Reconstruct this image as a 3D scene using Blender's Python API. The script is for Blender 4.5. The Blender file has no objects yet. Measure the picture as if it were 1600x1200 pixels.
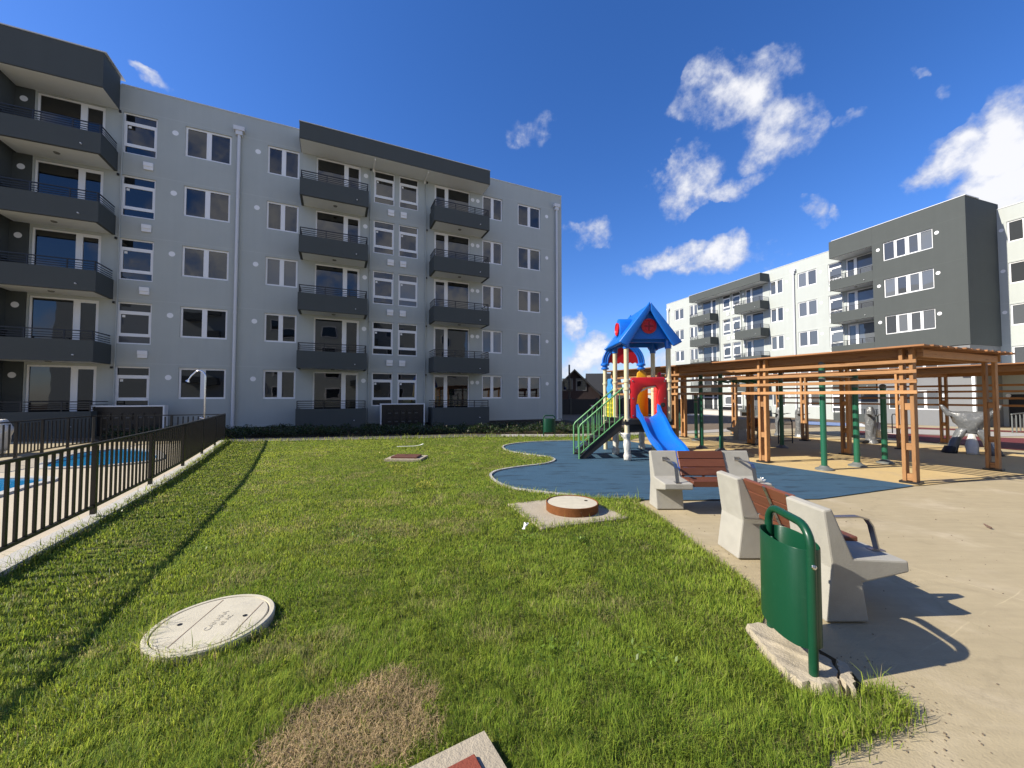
import bpy, bmesh, math, random
import numpy as np
from mathutils import Vector, Matrix, Quaternion
random.seed(7); RNG = np.random.default_rng(11)
R = math.radians
SC = bpy.context.scene
COL = SC.collection

# ------------------------------------------------------------------ camera
cd = bpy.data.cameras.new('camera'); cam = bpy.data.objects.new('camera', cd); COL.objects.link(cam)
cd.sensor_width = 36; cd.lens = 13.5; cd.clip_start = .05; cd.clip_end = 2000
cam.location = (0, 0, 1.4); cam.rotation_euler = (R(90 + 1.91), 0, 0)
SC.camera = cam
# ------------------------------------------------------------------ sun, sky, exposure
SUN_AZ, SUN_EL = 192.0, 35.5
SUN_POWER, SKY_POWER, EXPOSURE = 3.8, .122, 1.05
sun_dir = Vector((math.cos(R(SUN_EL)) * math.cos(R(SUN_AZ)), math.cos(R(SUN_EL)) * math.sin(R(SUN_AZ)), math.sin(R(SUN_EL))))
sl = bpy.data.lights.new('sun', 'SUN'); sl.energy = SUN_POWER; sl.angle = R(.53); sl.color = (1, .93, .80)
so = bpy.data.objects.new('sun', sl); COL.objects.link(so); so.rotation_euler = sun_dir.to_track_quat('Z', 'Y').to_euler()
SC.view_settings.view_transform = 'Standard'; SC.view_settings.look = 'None'; SC.view_settings.gamma = 1
SC.view_settings.exposure = EXPOSURE; SC.view_settings.use_curve_mapping = False

def nd(nt, t, **kw):
    n = nt.nodes.new(t)
    for k, v in kw.items():
        if k.startswith('i_'): n.inputs[k[2:].replace('_', ' ')].default_value = v
        else: setattr(n, k, v)
    return n
def math_n(nt, op, a, b=None, c=None, clamp=False):
    n = nt.nodes.new('ShaderNodeMath'); n.operation = op; n.use_clamp = clamp
    for i, v in enumerate((a, b, c)):
        if v is None: continue
        if isinstance(v, (int, float)): n.inputs[i].default_value = v
        else: nt.links.new(v, n.inputs[i])
    return n.outputs[0]
def vdot(nt, v, w):
    n = nt.nodes.new('ShaderNodeVectorMath'); n.operation = 'DOT_PRODUCT'
    nt.links.new(v, n.inputs[0]); n.inputs[1].default_value = w
    return n.outputs['Value']
def sstep(nt, x, a, b):
    n = nt.nodes.new('ShaderNodeMapRange'); n.interpolation_type = 'SMOOTHSTEP'
    nt.links.new(x, n.inputs['Value']); n.inputs['From Min'].default_value = a; n.inputs['From Max'].default_value = b
    return n.outputs[0]

W = bpy.data.worlds.new('World'); SC.world = W; W.use_nodes = True
def build_sky():
    nt = W.node_tree; bg = nt.nodes['Background']; bg.inputs[1].default_value = SKY_POWER
    sky = nd(nt, 'ShaderNodeTexSky', sky_type='NISHITA', sun_disc=False)
    sky.sun_elevation = R(SUN_EL); sky.sun_rotation = R(90 - SUN_AZ); sky.altitude = 300; sky.air_density = 1.0; sky.dust_density = .35; sky.ozone_density = 3.5
    hs = nd(nt, 'ShaderNodeHueSaturation'); hs.inputs['Saturation'].default_value = 1.22; hs.inputs['Value'].default_value = 1.0
    nt.links.new(sky.outputs[0], hs.inputs['Color'])
    vm = nd(nt, 'ShaderNodeVectorMath', operation='MULTIPLY'); vm.inputs[1].default_value = (.58, .60, .79); nt.links.new(hs.outputs[0], vm.inputs[0])
    geo = nd(nt, 'ShaderNodeTexCoord'); d = geo.outputs['Generated']
    # wind-torn billow noise in direction space
    big = nd(nt, 'ShaderNodeTexNoise', i_Scale=7.5, i_Detail=12.0, i_Roughness=.58, i_Lacunarity=2.1); nt.links.new(d, big.inputs['Vector'])
    mp = nd(nt, 'ShaderNodeMapping'); mp.inputs['Location'].default_value = (3.1, 1.7, 5.2); nt.links.new(d, mp.inputs['Vector'])
    fine = nd(nt, 'ShaderNodeTexNoise', i_Scale=21.0, i_Detail=10.0, i_Roughness=.62); nt.links.new(mp.outputs[0], fine.inputs['Vector'])
    wn = nd(nt, 'ShaderNodeTexNoise', i_Scale=9.0, i_Detail=5.0, i_Roughness=.55); nt.links.new(mp.outputs[0], wn.inputs['Vector'])
    wa = nd(nt, 'ShaderNodeVectorMath', operation='MULTIPLY_ADD'); wa.inputs[1].default_value = (.14, .14, .14); nt.links.new(wn.outputs['Color'], wa.inputs[0])
    ws = nd(nt, 'ShaderNodeVectorMath', operation='SUBTRACT'); ws.inputs[1].default_value = (.07, .07, .07); nt.links.new(d, ws.inputs[0]); nt.links.new(ws.outputs[0], wa.inputs[2])
    dm = wa.outputs[0]
    tot = None
    # (azimuth from +Y to the right, elevation, half width, half height, tilt, density)
    clouds = [(30.9, 34.6, 4.5, 3.4, -5.0, 1.0), (35.3, 30.6, 3.7, 3.5, -25.0, 0.95), (29.1, 36.2, 2.9, 2.3, 10.0, 0.9), (33.6, 28.9, 2.5, 1.8, 10.0, 0.6), (25.0, 27.6, 3.5, 2.5, 25.0, 1.0), (28.9, 25.4, 3.5, 1.4, -8.0, 0.75), (23.0, 26.5, 2.1, 1.3, 0.0, 0.7), (33.2, 25.8, 1.9, 0.9, 5.0, 0.5), (22.9, 18.7, 4.9, 1.8, 6.0, 1.0), (30.2, 17.9, 4.3, 2.1, 4.0, 1.05), (26.8, 17.4, 5.2, 1.4, 0.0, 0.9), (52.3, 22.3, 2.8, 3.2, 20.0, 1.5), (50.0, 22.6, 2.5, 2.0, 10.0, 1.3), (53.3, 18.5, 3.2, 3.2, 0.0, 1.5), (48.3, 22.4, 1.7, 1.5, 20.0, 1.0), (55.7, 21.0, 3.0, 4.3, 0.0, 1.5), (39.7, 21.0, 1.5, 1.3, 0.0, 0.85), (41.4, 20.3, 0.5, 0.9, 0.0, 0.6), (3.9, 36.2, 2.4, 2.2, 45.0, 0.36), (2.0, 34.9, 1.6, 1.2, 0.0, 0.3), (12.4, 22.8, 2.4, 1.5, -20.0, 0.65), (9.1, 23.6, 1.6, 0.7, 0.0, 0.6), (8.9, 9.8, 2.0, 1.6, 0.0, 1.0), (12.7, 6.7, 2.7, 1.7, 0.0, 0.8), (9.9, 4.2, 4.2, 2.1, 0.0, 0.85), (20.2, 4.0, 3.4, 3.0, 0.0, 0.75), (16.3, 5.5, 3.5, 2.4, 0.0, 0.6), (-43.8, 30.8, 1.3, 0.5, -15.0, 0.65), (42.1, 29.1, 1.0, 0.7, 20.0, 0.42), (48.9, 27.8, 0.7, 0.5, 20.0, 0.25), (47.6, 29.7, 0.4, 0.5, 0.0, 0.2)]
    for az, el, a, b, tilt, dens in clouds:
        ca, ce = R(az), R(el)
        c = Vector((math.sin(ca) * math.cos(ce), math.cos(ca) * math.cos(ce), math.sin(ce)))
        e1 = Vector((math.cos(ca), -math.sin(ca), 0)); e2 = c.cross(e1) * -1
        if e2.z < 0: e2 = -e2
        t = R(tilt); f1 = e1 * math.cos(t) + e2 * math.sin(t); f2 = -e1 * math.sin(t) + e2 * math.cos(t)
        dc = math_n(nt, 'MAXIMUM', vdot(nt, dm, c), .05)
        u = math_n(nt, 'DIVIDE', math_n(nt, 'DIVIDE', vdot(nt, dm, f1), dc), math.tan(R(a)))
        v = math_n(nt, 'DIVIDE', math_n(nt, 'DIVIDE', vdot(nt, dm, f2), dc), math.tan(R(b)))
        r = math_n(nt, 'SQRT', math_n(nt, 'ADD', math_n(nt, 'MULTIPLY', u, u), math_n(nt, 'MULTIPLY', v, v)))
        m = math_n(nt, 'MULTIPLY', math_n(nt, 'SUBTRACT', 1.45, r, clamp=True), dens)
        tot = m if tot is None else math_n(nt, 'MAXIMUM', tot, m)
    # scattered cumulus over the rest of the sky, behind and beside the view
    rest = nd(nt, 'ShaderNodeTexNoise', i_Scale=2.2, i_Detail=3.0, i_Roughness=.5); nt.links.new(d, rest.inputs['Vector'])
    back = sstep(nt, vdot(nt, d, (0, 1, 0)), .35, -.1)
    up = sstep(nt, vdot(nt, d, (0, 0, 1)), .95, .4)
    rm = math_n(nt, 'MULTIPLY', math_n(nt, 'MULTIPLY', sstep(nt, rest.outputs['Fac'], .42, .56), back), up)
    tot = math_n(nt, 'MAXIMUM', tot, rm)
    nz = math_n(nt, 'ADD', math_n(nt, 'MULTIPLY', math_n(nt, 'SUBTRACT', big.outputs['Fac'], .5), 5.2), math_n(nt, 'MULTIPLY', math_n(nt, 'SUBTRACT', fine.outputs['Fac'], .5), 2.4))
    x = math_n(nt, 'ADD', tot, math_n(nt, 'MULTIPLY', nz, math_n(nt, 'MULTIPLY', sstep(nt, tot, 0.0, .2), .75)))
    alpha = math_n(nt, 'MULTIPLY', sstep(nt, x, .12, .95), math_n(nt, 'MULTIPLY_ADD', sstep(nt, x, .3, 1.5), .42, .53))
    cc = nd(nt, 'ShaderNodeMix', data_type='RGBA'); cc.inputs['A'].default_value = (2.35, 2.55, 3.15, 1); cc.inputs['B'].default_value = (3.95, 3.95, 4.05, 1)
    nt.links.new(sstep(nt, x, .6, 1.5), cc.inputs['Factor'])
    mx = nd(nt, 'ShaderNodeMix', data_type='RGBA'); nt.links.new(alpha, mx.inputs['Factor'])
    nt.links.new(vm.outputs[0], mx.inputs['A']); nt.links.new(cc.outputs['Result'], mx.inputs['B'])
    nt.links.new(mx.outputs['Result'], bg.inputs[0])
build_sky()

# ------------------------------------------------------------------ materials
MATS = {}
def mat(name, col, rough=.6, spec=.5, metal=0, var=.12, scale=6, bump=0, bscale=60, var2=0, scale2=.7, tint=None, rand=0, stretch=None, trans=0, coat=0, dirt=None, cracks=0):
    """procedural surface: base colour broken up by two scales of noise, fine bump, optional wear tint and per-object variation"""
    m = bpy.data.materials.new(name); m.use_nodes = True; nt = m.node_tree; b = nt.nodes['Principled BSDF']
    tc = nd(nt, 'ShaderNodeTexCoord'); v = tc.outputs['Object']
    if stretch:
        mp = nd(nt, 'ShaderNodeMapping'); mp.inputs['Scale'].default_value = stretch; nt.links.new(v, mp.inputs['Vector'])
        if rand:
            oi = nd(nt, 'ShaderNodeObjectInfo'); cx = nd(nt, 'ShaderNodeCombineXYZ')
            for k in range(3): nt.links.new(math_n(nt, 'MULTIPLY', oi.outputs['Random'], 37.0 + 11 * k), cx.inputs[k])
            nt.links.new(cx.outputs[0], mp.inputs['Location'])
        v = mp.outputs[0]
    n1 = nd(nt, 'ShaderNodeTexNoise', i_Scale=scale, i_Detail=6.0, i_Roughness=.62); nt.links.new(v, n1.inputs['Vector'])
    f = math_n(nt, 'MULTIPLY_ADD', n1.outputs['Fac'], 2 * var, 1 - var)
    if var2:
        n2 = nd(nt, 'ShaderNodeTexNoise', i_Scale=scale2, i_Detail=4.0, i_Roughness=.6); nt.links.new(v, n2.inputs['Vector'])
        f = math_n(nt, 'MULTIPLY', f, math_n(nt, 'MULTIPLY_ADD', n2.outputs['Fac'], 2 * var2, 1 - var2))
    if rand:
        oi = nd(nt, 'ShaderNodeObjectInfo')
        f = math_n(nt, 'MULTIPLY', f, math_n(nt, 'MULTIPLY_ADD', oi.outputs['Random'], 2 * rand, 1 - rand))
    base = nd(nt, 'ShaderNodeRGB'); base.outputs[0].default_value = (*col, 1); c = base.outputs[0]
    if tint:
        n3 = nd(nt, 'ShaderNodeTexNoise', i_Scale=tint[1], i_Detail=5.0, i_Roughness=.65, i_Distortion=.4); nt.links.new(v, n3.inputs['Vector'])
        mm = nd(nt, 'ShaderNodeMix', data_type='RGBA'); mm.inputs['B'].default_value = (*tint[0], 1)
        nt.links.new(sstep(nt, n3.outputs['Fac'], tint[2], tint[3]), mm.inputs['Factor']); nt.links.new(c, mm.inputs['A']); c = mm.outputs['Result']
    if cracks:
        vo = nd(nt, 'ShaderNodeTexVoronoi', feature='DISTANCE_TO_EDGE', i_Scale=cracks)
        dn = nd(nt, 'ShaderNodeTexNoise', i_Scale=3.0, i_Detail=5.0); nt.links.new(v, dn.inputs['Vector'])
        va = nd(nt, 'ShaderNodeVectorMath', operation='MULTIPLY_ADD'); va.inputs[1].default_value = (.5, .5, .5)
        nt.links.new(dn.outputs['Color'], va.inputs[0]); nt.links.new(v, va.inputs[2]); nt.links.new(va.outputs[0], vo.inputs['Vector'])
        ck = sstep(nt, vo.outputs['Distance'], 0.0, .008)
        f = math_n(nt, 'MULTIPLY', f, math_n(nt, 'MULTIPLY_ADD', ck, .07, .93))
    sc = nd(nt, 'ShaderNodeVectorMath', operation='SCALE'); nt.links.new(c, sc.inputs[0]); nt.links.new(f, sc.inputs['Scale'])
    nt.links.new(sc.outputs[0], b.inputs['Base Color'])
    b.inputs['Roughness'].default_value = rough; b.inputs['Specular IOR Level'].default_value = spec; b.inputs['Metallic'].default_value = metal
    if trans: b.inputs['Transmission Weight'].default_value = trans
    if coat: b.inputs['Coat Weight'].default_value = coat; b.inputs['Coat Roughness'].default_value = .12
    if bump:
        nb = nd(nt, 'ShaderNodeTexNoise', i_Scale=bscale, i_Detail=4.0, i_Roughness=.6); nt.links.new(v, nb.inputs['Vector'])
        bp = nd(nt, 'ShaderNodeBump', i_Strength=bump, i_Distance=.01); nt.links.new(nb.outputs['Fac'], bp.inputs['Height']); nt.links.new(bp.outputs[0], b.inputs['Normal'])
    MATS[name] = m
    return m

def plaster(name, col, grooves=True, base_dirt=.0):
    m = mat(name, col, rough=.85, spec=.25, var=.06, scale=1.6, bump=.35, bscale=55, var2=.05, scale2=.25)
    nt = m.node_tree; b = nt.nodes['Principled BSDF']
    tc = nd(nt, 'ShaderNodeTexCoord'); sx = nd(nt, 'ShaderNodeSeparateXYZ'); nt.links.new(tc.outputs['Object'], sx.inputs[0])
    # faint vertical run-off streaks and the cast joint at each storey
    mp = nd(nt, 'ShaderNodeMapping'); mp.inputs['Scale'].default_value = (3.0, 3.0, .12); nt.links.new(tc.outputs['Object'], mp.inputs['Vector'])
    st = nd(nt, 'ShaderNodeTexNoise', i_Scale=1.6, i_Detail=5.0); nt.links.new(mp.outputs[0], st.inputs['Vector'])
    old = b.inputs['Base Color'].links[0].from_socket
    k = math_n(nt, 'MULTIPLY_ADD', st.outputs['Fac'], .10, .95)
    if grooves:
        zz = math_n(nt, 'PINGPONG', math_n(nt, 'SUBTRACT', sx.outputs['Z'], .2), 1.25)
        # pingpong is 0 at z = .2 + 2.5k
        g = math_n(nt, 'LESS_THAN', zz, .014)
        k = math_n(nt, 'MULTIPLY_ADD', g, .10, k)
    sc = nd(nt, 'ShaderNodeVectorMath', operation='SCALE'); nt.links.new(old, sc.inputs[0]); nt.links.new(k, sc.inputs['Scale'])
    nt.links.new(sc.outputs[0], b.inputs['Base Color'])
    return m

def glass(name, col, wob=.0035, spec=.75):
    m = bpy.data.materials.new(name); m.use_nodes = True; nt = m.node_tree; b = nt.nodes['Principled BSDF']
    tc = nd(nt, 'ShaderNodeTexCoord'); oi = nd(nt, 'ShaderNodeObjectInfo')
    n = nd(nt, 'ShaderNodeTexNoise', i_Scale=.9, i_Detail=2.0, noise_dimensions='4D'); nt.links.new(tc.outputs['Object'], n.inputs['Vector'])
    nt.links.new(math_n(nt, 'MULTIPLY', oi.outputs['Random'], 50.0), n.inputs['W'])
    bp = nd(nt, 'ShaderNodeBump', i_Strength=1.0, i_Distance=wob); nt.links.new(n.outputs['Fac'], bp.inputs['Height'])
    # rooms, blinds and bare walls behind the pane: a slow variation of the dark tone from pane to pane
    k = math_n(nt, 'MULTIPLY_ADD', oi.outputs['Random'], 1.1, .45)
    sc = nd(nt, 'ShaderNodeVectorMath', operation='SCALE'); sc.inputs[0].default_value = col; nt.links.new(k, sc.inputs['Scale'])
    nt.links.new(sc.outputs[0], b.inputs['Base Color'])
    b.inputs['Roughness'].default_value = .015; b.inputs['Specular IOR Level'].default_value = spec; b.inputs['IOR'].default_value = 1.6
    nt.links.new(bp.outputs[0], b.inputs['Normal'])
    MATS[name] = m
    return m

plaster('plaster_light', (.400, .425, .405)); plaster('plaster_dark', (.070, .078, .076)); plaster('plaster_mid', (.19, .195, .20), grooves=False)
mat('soffit_white', (.66, .69, .69), rough=.8, var=.04); mat('coping', (.55, .56, .58), rough=.45, var=.05)
mat('pvc_white', (.78, .78, .78), rough=.35, var=.02); mat('lamp_white', (.8, .8, .8), rough=.4, var=.02)
mat('pipe_grey', (.60, .61, .63), rough=.4, var=.05, scale=3)
glass('glass_dark', (.006, .007, .008)); glass('glass_pale', (.085, .092, .10), spec=.6)
def curtain(name, col):
    m = glass(name, col, spec=.5); nt = m.node_tree; b = nt.nodes['Principled BSDF']
    tc = nd(nt, 'ShaderNodeTexCoord'); wv = nd(nt, 'ShaderNodeTexWave', i_Scale=9.0, i_Distortion=1.2, i_Detail=1.0); nt.links.new(tc.outputs['Object'], wv.inputs['Vector'])
    old = b.inputs['Base Color'].links[0].from_socket; sc = nd(nt, 'ShaderNodeVectorMath', operation='SCALE'); nt.links.new(old, sc.inputs[0])
    nt.links.new(math_n(nt, 'MULTIPLY_ADD', wv.outputs['Fac'], .45, .7), sc.inputs['Scale']); nt.links.new(sc.outputs[0], b.inputs['Base Color'])
def paving_marks():
    # pale lime lines along old formwork joints and scuffed, dirty areas
    m = MATS['pavement']; nt = m.node_tree; b = nt.nodes['Principled BSDF']
    tc = nd(nt, 'ShaderNodeTexCoord'); v = tc.outputs['Object']; old = b.inputs['Base Color'].links[0].from_socket
    wn = nd(nt, 'ShaderNodeTexNoise', i_Scale=2.2, i_Detail=5.0); nt.links.new(v, wn.inputs['Vector'])
    k = None
    for (nx, ny, c, wd) in ((-.42, .907, 1.02, .006), (.907, .42, 4.35, .007), (-.42, .907, 4.9, .008), (.907, .42, 9.3, .012), (-.42, .907, -1.6, .006)):
        d = math_n(nt, 'ABSOLUTE', math_n(nt, 'ADD', math_n(nt, 'SUBTRACT', vdot(nt, v, (nx, ny, 0)), c), math_n(nt, 'MULTIPLY', math_n(nt, 'SUBTRACT', wn.outputs['Fac'], .5), .05)))
        l = math_n(nt, 'MULTIPLY', sstep(nt, d, wd, 0.0), sstep(nt, wn.outputs['Fac'], .38, .55)); k = l if k is None else math_n(nt, 'MAXIMUM', k, l)
    sm = nd(nt, 'ShaderNodeTexNoise', i_Scale=.9, i_Detail=7.0, i_Roughness=.7, i_Distortion=1.2); nt.links.new(v, sm.inputs['Vector'])
    stain = sstep(nt, sm.outputs['Fac'], .54, .74)
    mpp = nd(nt, 'ShaderNodeMapping'); mpp.inputs['Scale'].default_value = (1.0, 7.0, 1); mpp.inputs['Rotation'].default_value = (0, 0, .35); nt.links.new(v, mpp.inputs['Vector'])
    sw = nd(nt, 'ShaderNodeTexNoise', i_Scale=2.0, i_Detail=6.0, i_Roughness=.65); nt.links.new(mpp.outputs[0], sw.inputs['Vector'])
    f = math_n(nt, 'ADD', math_n(nt, 'MULTIPLY_ADD', stain, -.24, 1.0), math_n(nt, 'ADD', math_n(nt, 'MULTIPLY', k, .22), math_n(nt, 'MULTIPLY', math_n(nt, 'SUBTRACT', sw.outputs['Fac'], .5), .34)))
    sc = nd(nt, 'ShaderNodeVectorMath', operation='SCALE'); nt.links.new(old, sc.inputs[0]); nt.links.new(f, sc.inputs['Scale']); nt.links.new(sc.outputs[0], b.inputs['Base Color'])
curtain('glass_curtain', (.16, .16, .15))
mat('black_metal', (.012, .012, .013), rough=.38, var=.15); mat('rail_black', (.01, .011, .016), rough=.4, var=.1)
mat('fence_black', (.014, .013, .012), rough=.36, spec=.5, var=.2, scale=12)
mat('concrete_bench', (.335, .32, .28), rough=.85, spec=.25, var=.14, scale=9, bump=.22, bscale=110, var2=.16, scale2=2.2, tint=((.30, .28, .25), 5.0, .55, .8))
mat('concrete_old', (.40, .345, .255), rough=.9, spec=.2, var=.16, scale=14, bump=.7, bscale=70, var2=.14, scale2=2.5, tint=((.33, .28, .22), 4.0, .5, .75))
mat('concrete_lid', (.52, .475, .365), rough=.88, spec=.2, var=.14, scale=10, bump=.22, bscale=120, var2=.12, scale2=3, tint=((.40, .37, .30), 5.0, .52, .78))
mat('kerb', (.47, .45, .41), rough=.88, spec=.2, var=.14, scale=7, bump=.5, bscale=60, var2=.1, scale2=1.2)
mat('pavement', (.375, .31, .195), rough=.88, spec=.22, var=.08, scale=11, bump=.4, bscale=85, var2=.13, scale2=.55, tint=((.46, .385, .265), 1.3, .5, .78), cracks=.33)
mat('dirt', (.16, .125, .09), rough=.95, spec=.1, var=.3, scale=3, bump=.8, bscale=20)
mat('thatch', (.14, .155, .035), rough=.95, spec=.1, var=.35, scale=30, bump=1, bscale=160, var2=.2, scale2=2.5, tint=((.20, .165, .075), 3.0, .52, .75))
mat('soil', (.055, .042, .024), rough=.95, spec=.1, var=.35, scale=12, bump=1, bscale=40)
mat('rubber_blue', (.040, .092, .145), rough=.8, spec=.3, var=.22, scale=26, bump=.6, bscale=150, var2=.22, scale2=1.6, tint=((.022, .048, .075), 4.5, .50, .66), stretch=(.35, 1.8, 1))
mat('rubber_yellow', (.53, .39, .185), rough=.85, spec=.25, var=.14, scale=22, bump=.5, bscale=120, var2=.12, scale2=1.1, tint=((.42, .32, .19), 1.6, .52, .75))
mat('rubber_red', (.145, .028, .03), rough=.85, spec=.25, var=.18, scale=20, bump=.5, bscale=120, var2=.1)
mat('paint_white', (.62, .62, .60), rough=.7, var=.15, scale=8); mat('paint_blue', (.17, .24, .42), rough=.7, var=.15, scale=5)
mat('path_grey', (.36, .335, .30), rough=.9, spec=.2, var=.1, scale=8, bump=.4, bscale=70, var2=.1)
mat('path_grey_shaded', (.085, .08, .072), rough=.9, spec=.2, var=.15, scale=9, bump=.5, bscale=80, var2=.12)  # path tone darkened to carry the block's shade in its colour
mat('deck', (.50, .43, .32), rough=.85, spec=.25, var=.08, scale=8, bump=.3, bscale=80, var2=.1)
mat('water', (.015, .22, .46), rough=.05, spec=.5, var=.12, scale=3, bump=.35, bscale=9)
mat('pool_tile', (.02, .10, .28), rough=.3, var=.2, scale=14)
mat('wood_pergola', (.375, .192, .078), rough=.66, spec=.3, var=.34, scale=6, bump=.5, bscale=24, rand=.26, stretch=(.55, 10, 10), tint=((.19, .078, .028), 3.4, .54, .70))
mat('wood_roof', (.27, .125, .052), rough=.7, spec=.3, var=.3, scale=5, bump=.35, bscale=20, rand=.25, stretch=(.55, 9, 9), tint=((.15, .075, .04), 3.0, .5, .7))
mat('wood_bench', (.135, .046, .024), rough=.42, spec=.45, var=.22, scale=6, bump=.2, bscale=20, rand=.12, stretch=(1, 14, 14), tint=((.09, .025, .014), 3.0, .52, .75))
mat('steel', (.42, .42, .43), rough=.32, metal=1, var=.12, scale=9); mat('chrome', (.75, .75, .76), rough=.12, metal=1, var=.03)
mat('green_paint', (.0045, .050, .024), rough=.36, spec=.35, var=.10, scale=8, coat=.06, tint=((.010, .066, .034), 22.0, .60, .74), bump=.12, bscale=14)
mat('green_post', (.012, .105, .058), rough=.4, spec=.5, var=.12, scale=6)
mat('rail_green', (.11, .31, .12), rough=.35, var=.06); mat('grey_cap', (.13, .14, .135), rough=.5, var=.15)
mat('plastic_blue', (.006, .135, .56), rough=.34, spec=.5, var=.12, scale=3, coat=.08, var2=.10, scale2=1.4); mat('plastic_red', (.50, .010, .018), rough=.36, spec=.5, var=.12, coat=.08, var2=.10, scale2=1.4)
mat('plastic_yellow', (.66, .33, .012), rough=.3, var=.06); mat('plastic_cream', (.62, .55, .36), rough=.35, var=.05); mat('lattice_yellow', (.62, .55, .03), rough=.35, var=.05)
mat('plastic_skyblue', (.05, .28, .62), rough=.3, var=.06); mat('plastic_darkred', (.19, .008, .014), rough=.35, var=.1)
mat('step_black', (.012, .012, .013), rough=.6, var=.2)
mat('wrap_clear', (.62, .60, .55), rough=.28, spec=.6, var=.2, scale=18, bump=1, bscale=28)
mat('wrap_grey', (.13, .135, .14), rough=.27, spec=.6, var=.35, scale=9, bump=1, bscale=22, tint=((.26, .26, .26), 11.0, .55, .7))
mat('rust', (.165, .062, .020), rough=.85, spec=.2, var=.3, scale=16, bump=.6, bscale=60, tint=((.32, .23, .16), 12.0, .66, .76))
mat('red_lid', (.235, .060, .036), rough=.75, spec=.3, var=.16, scale=14, bump=.4, bscale=80, tint=((.40, .27, .22), 40.0, .70, .76))
mat('brown_lid', (.12, .045, .03), rough=.6, var=.2, scale=12)
mat('house_wall', (.020, .010, .0095), rough=.8, var=.2, scale=2); mat('house_roof', (.020, .021, .023), rough=.75, var=.2, scale=3)
mat('fence_wall', (.028, .027, .026), rough=.85, var=.2, scale=2); mat('dim_trim', (.10, .10, .10), rough=.6, var=.1); mat('fence_cap', (.06, .058, .05), rough=.9, var=.2)
mat('pole_wood', (.06, .05, .042), rough=.9, var=.2)
mat('litter_white', (.75, .74, .70), rough=.6, var=.1); mat('stick', (.16, .10, .07), rough=.9, var=.2)
mat('door_dark', (.012, .012, .014), rough=.4, var=.1)
mat('stem', (.10, .08, .03), rough=.8, var=.2)

paving_marks()
def foliage_mat(name, gloss=.42, transl=.30, upmix=.78):
    m = bpy.data.materials.new(name); m.use_nodes = True; nt = m.node_tree; b = nt.nodes['Principled BSDF']; out = nt.nodes['Material Output']
    at = nd(nt, 'ShaderNodeAttribute', attribute_name='col'); nt.links.new(at.outputs['Color'], b.inputs['Base Color'])
    b.inputs['Roughness'].default_value = gloss; b.inputs['Specular IOR Level'].default_value = .2
    ge = nd(nt, 'ShaderNodeNewGeometry'); vm = nd(nt, 'ShaderNodeMix', data_type='VECTOR'); vm.inputs['Factor'].default_value = upmix; vm.inputs['B'].default_value = (0, 0, 1)
    nt.links.new(ge.outputs['Normal'], vm.inputs['A']); vn = nd(nt, 'ShaderNodeVectorMath', operation='NORMALIZE'); nt.links.new(vm.outputs['Result'], vn.inputs[0]); nt.links.new(vn.outputs[0], b.inputs['Normal'])
    tr = nd(nt, 'ShaderNodeBsdfTranslucent'); hs = nd(nt, 'ShaderNodeHueSaturation'); hs.inputs['Value'].default_value = 1.5; hs.inputs['Hue'].default_value = .48
    nt.links.new(at.outputs['Color'], hs.inputs['Color']); nt.links.new(hs.outputs[0], tr.inputs['Color'])
    mx = nd(nt, 'ShaderNodeMixShader'); mx.inputs[0].default_value = transl
    nt.links.new(b.outputs[0], mx.inputs[1]); nt.links.new(tr.outputs[0], mx.inputs[2]); nt.links.new(mx.outputs[0], out.inputs['Surface'])
    MATS[name] = m
foliage_mat('grass_blades'); foliage_mat('straw_blades', .6, .2, .7); foliage_mat('leaves', .4, .2, .15)

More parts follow.
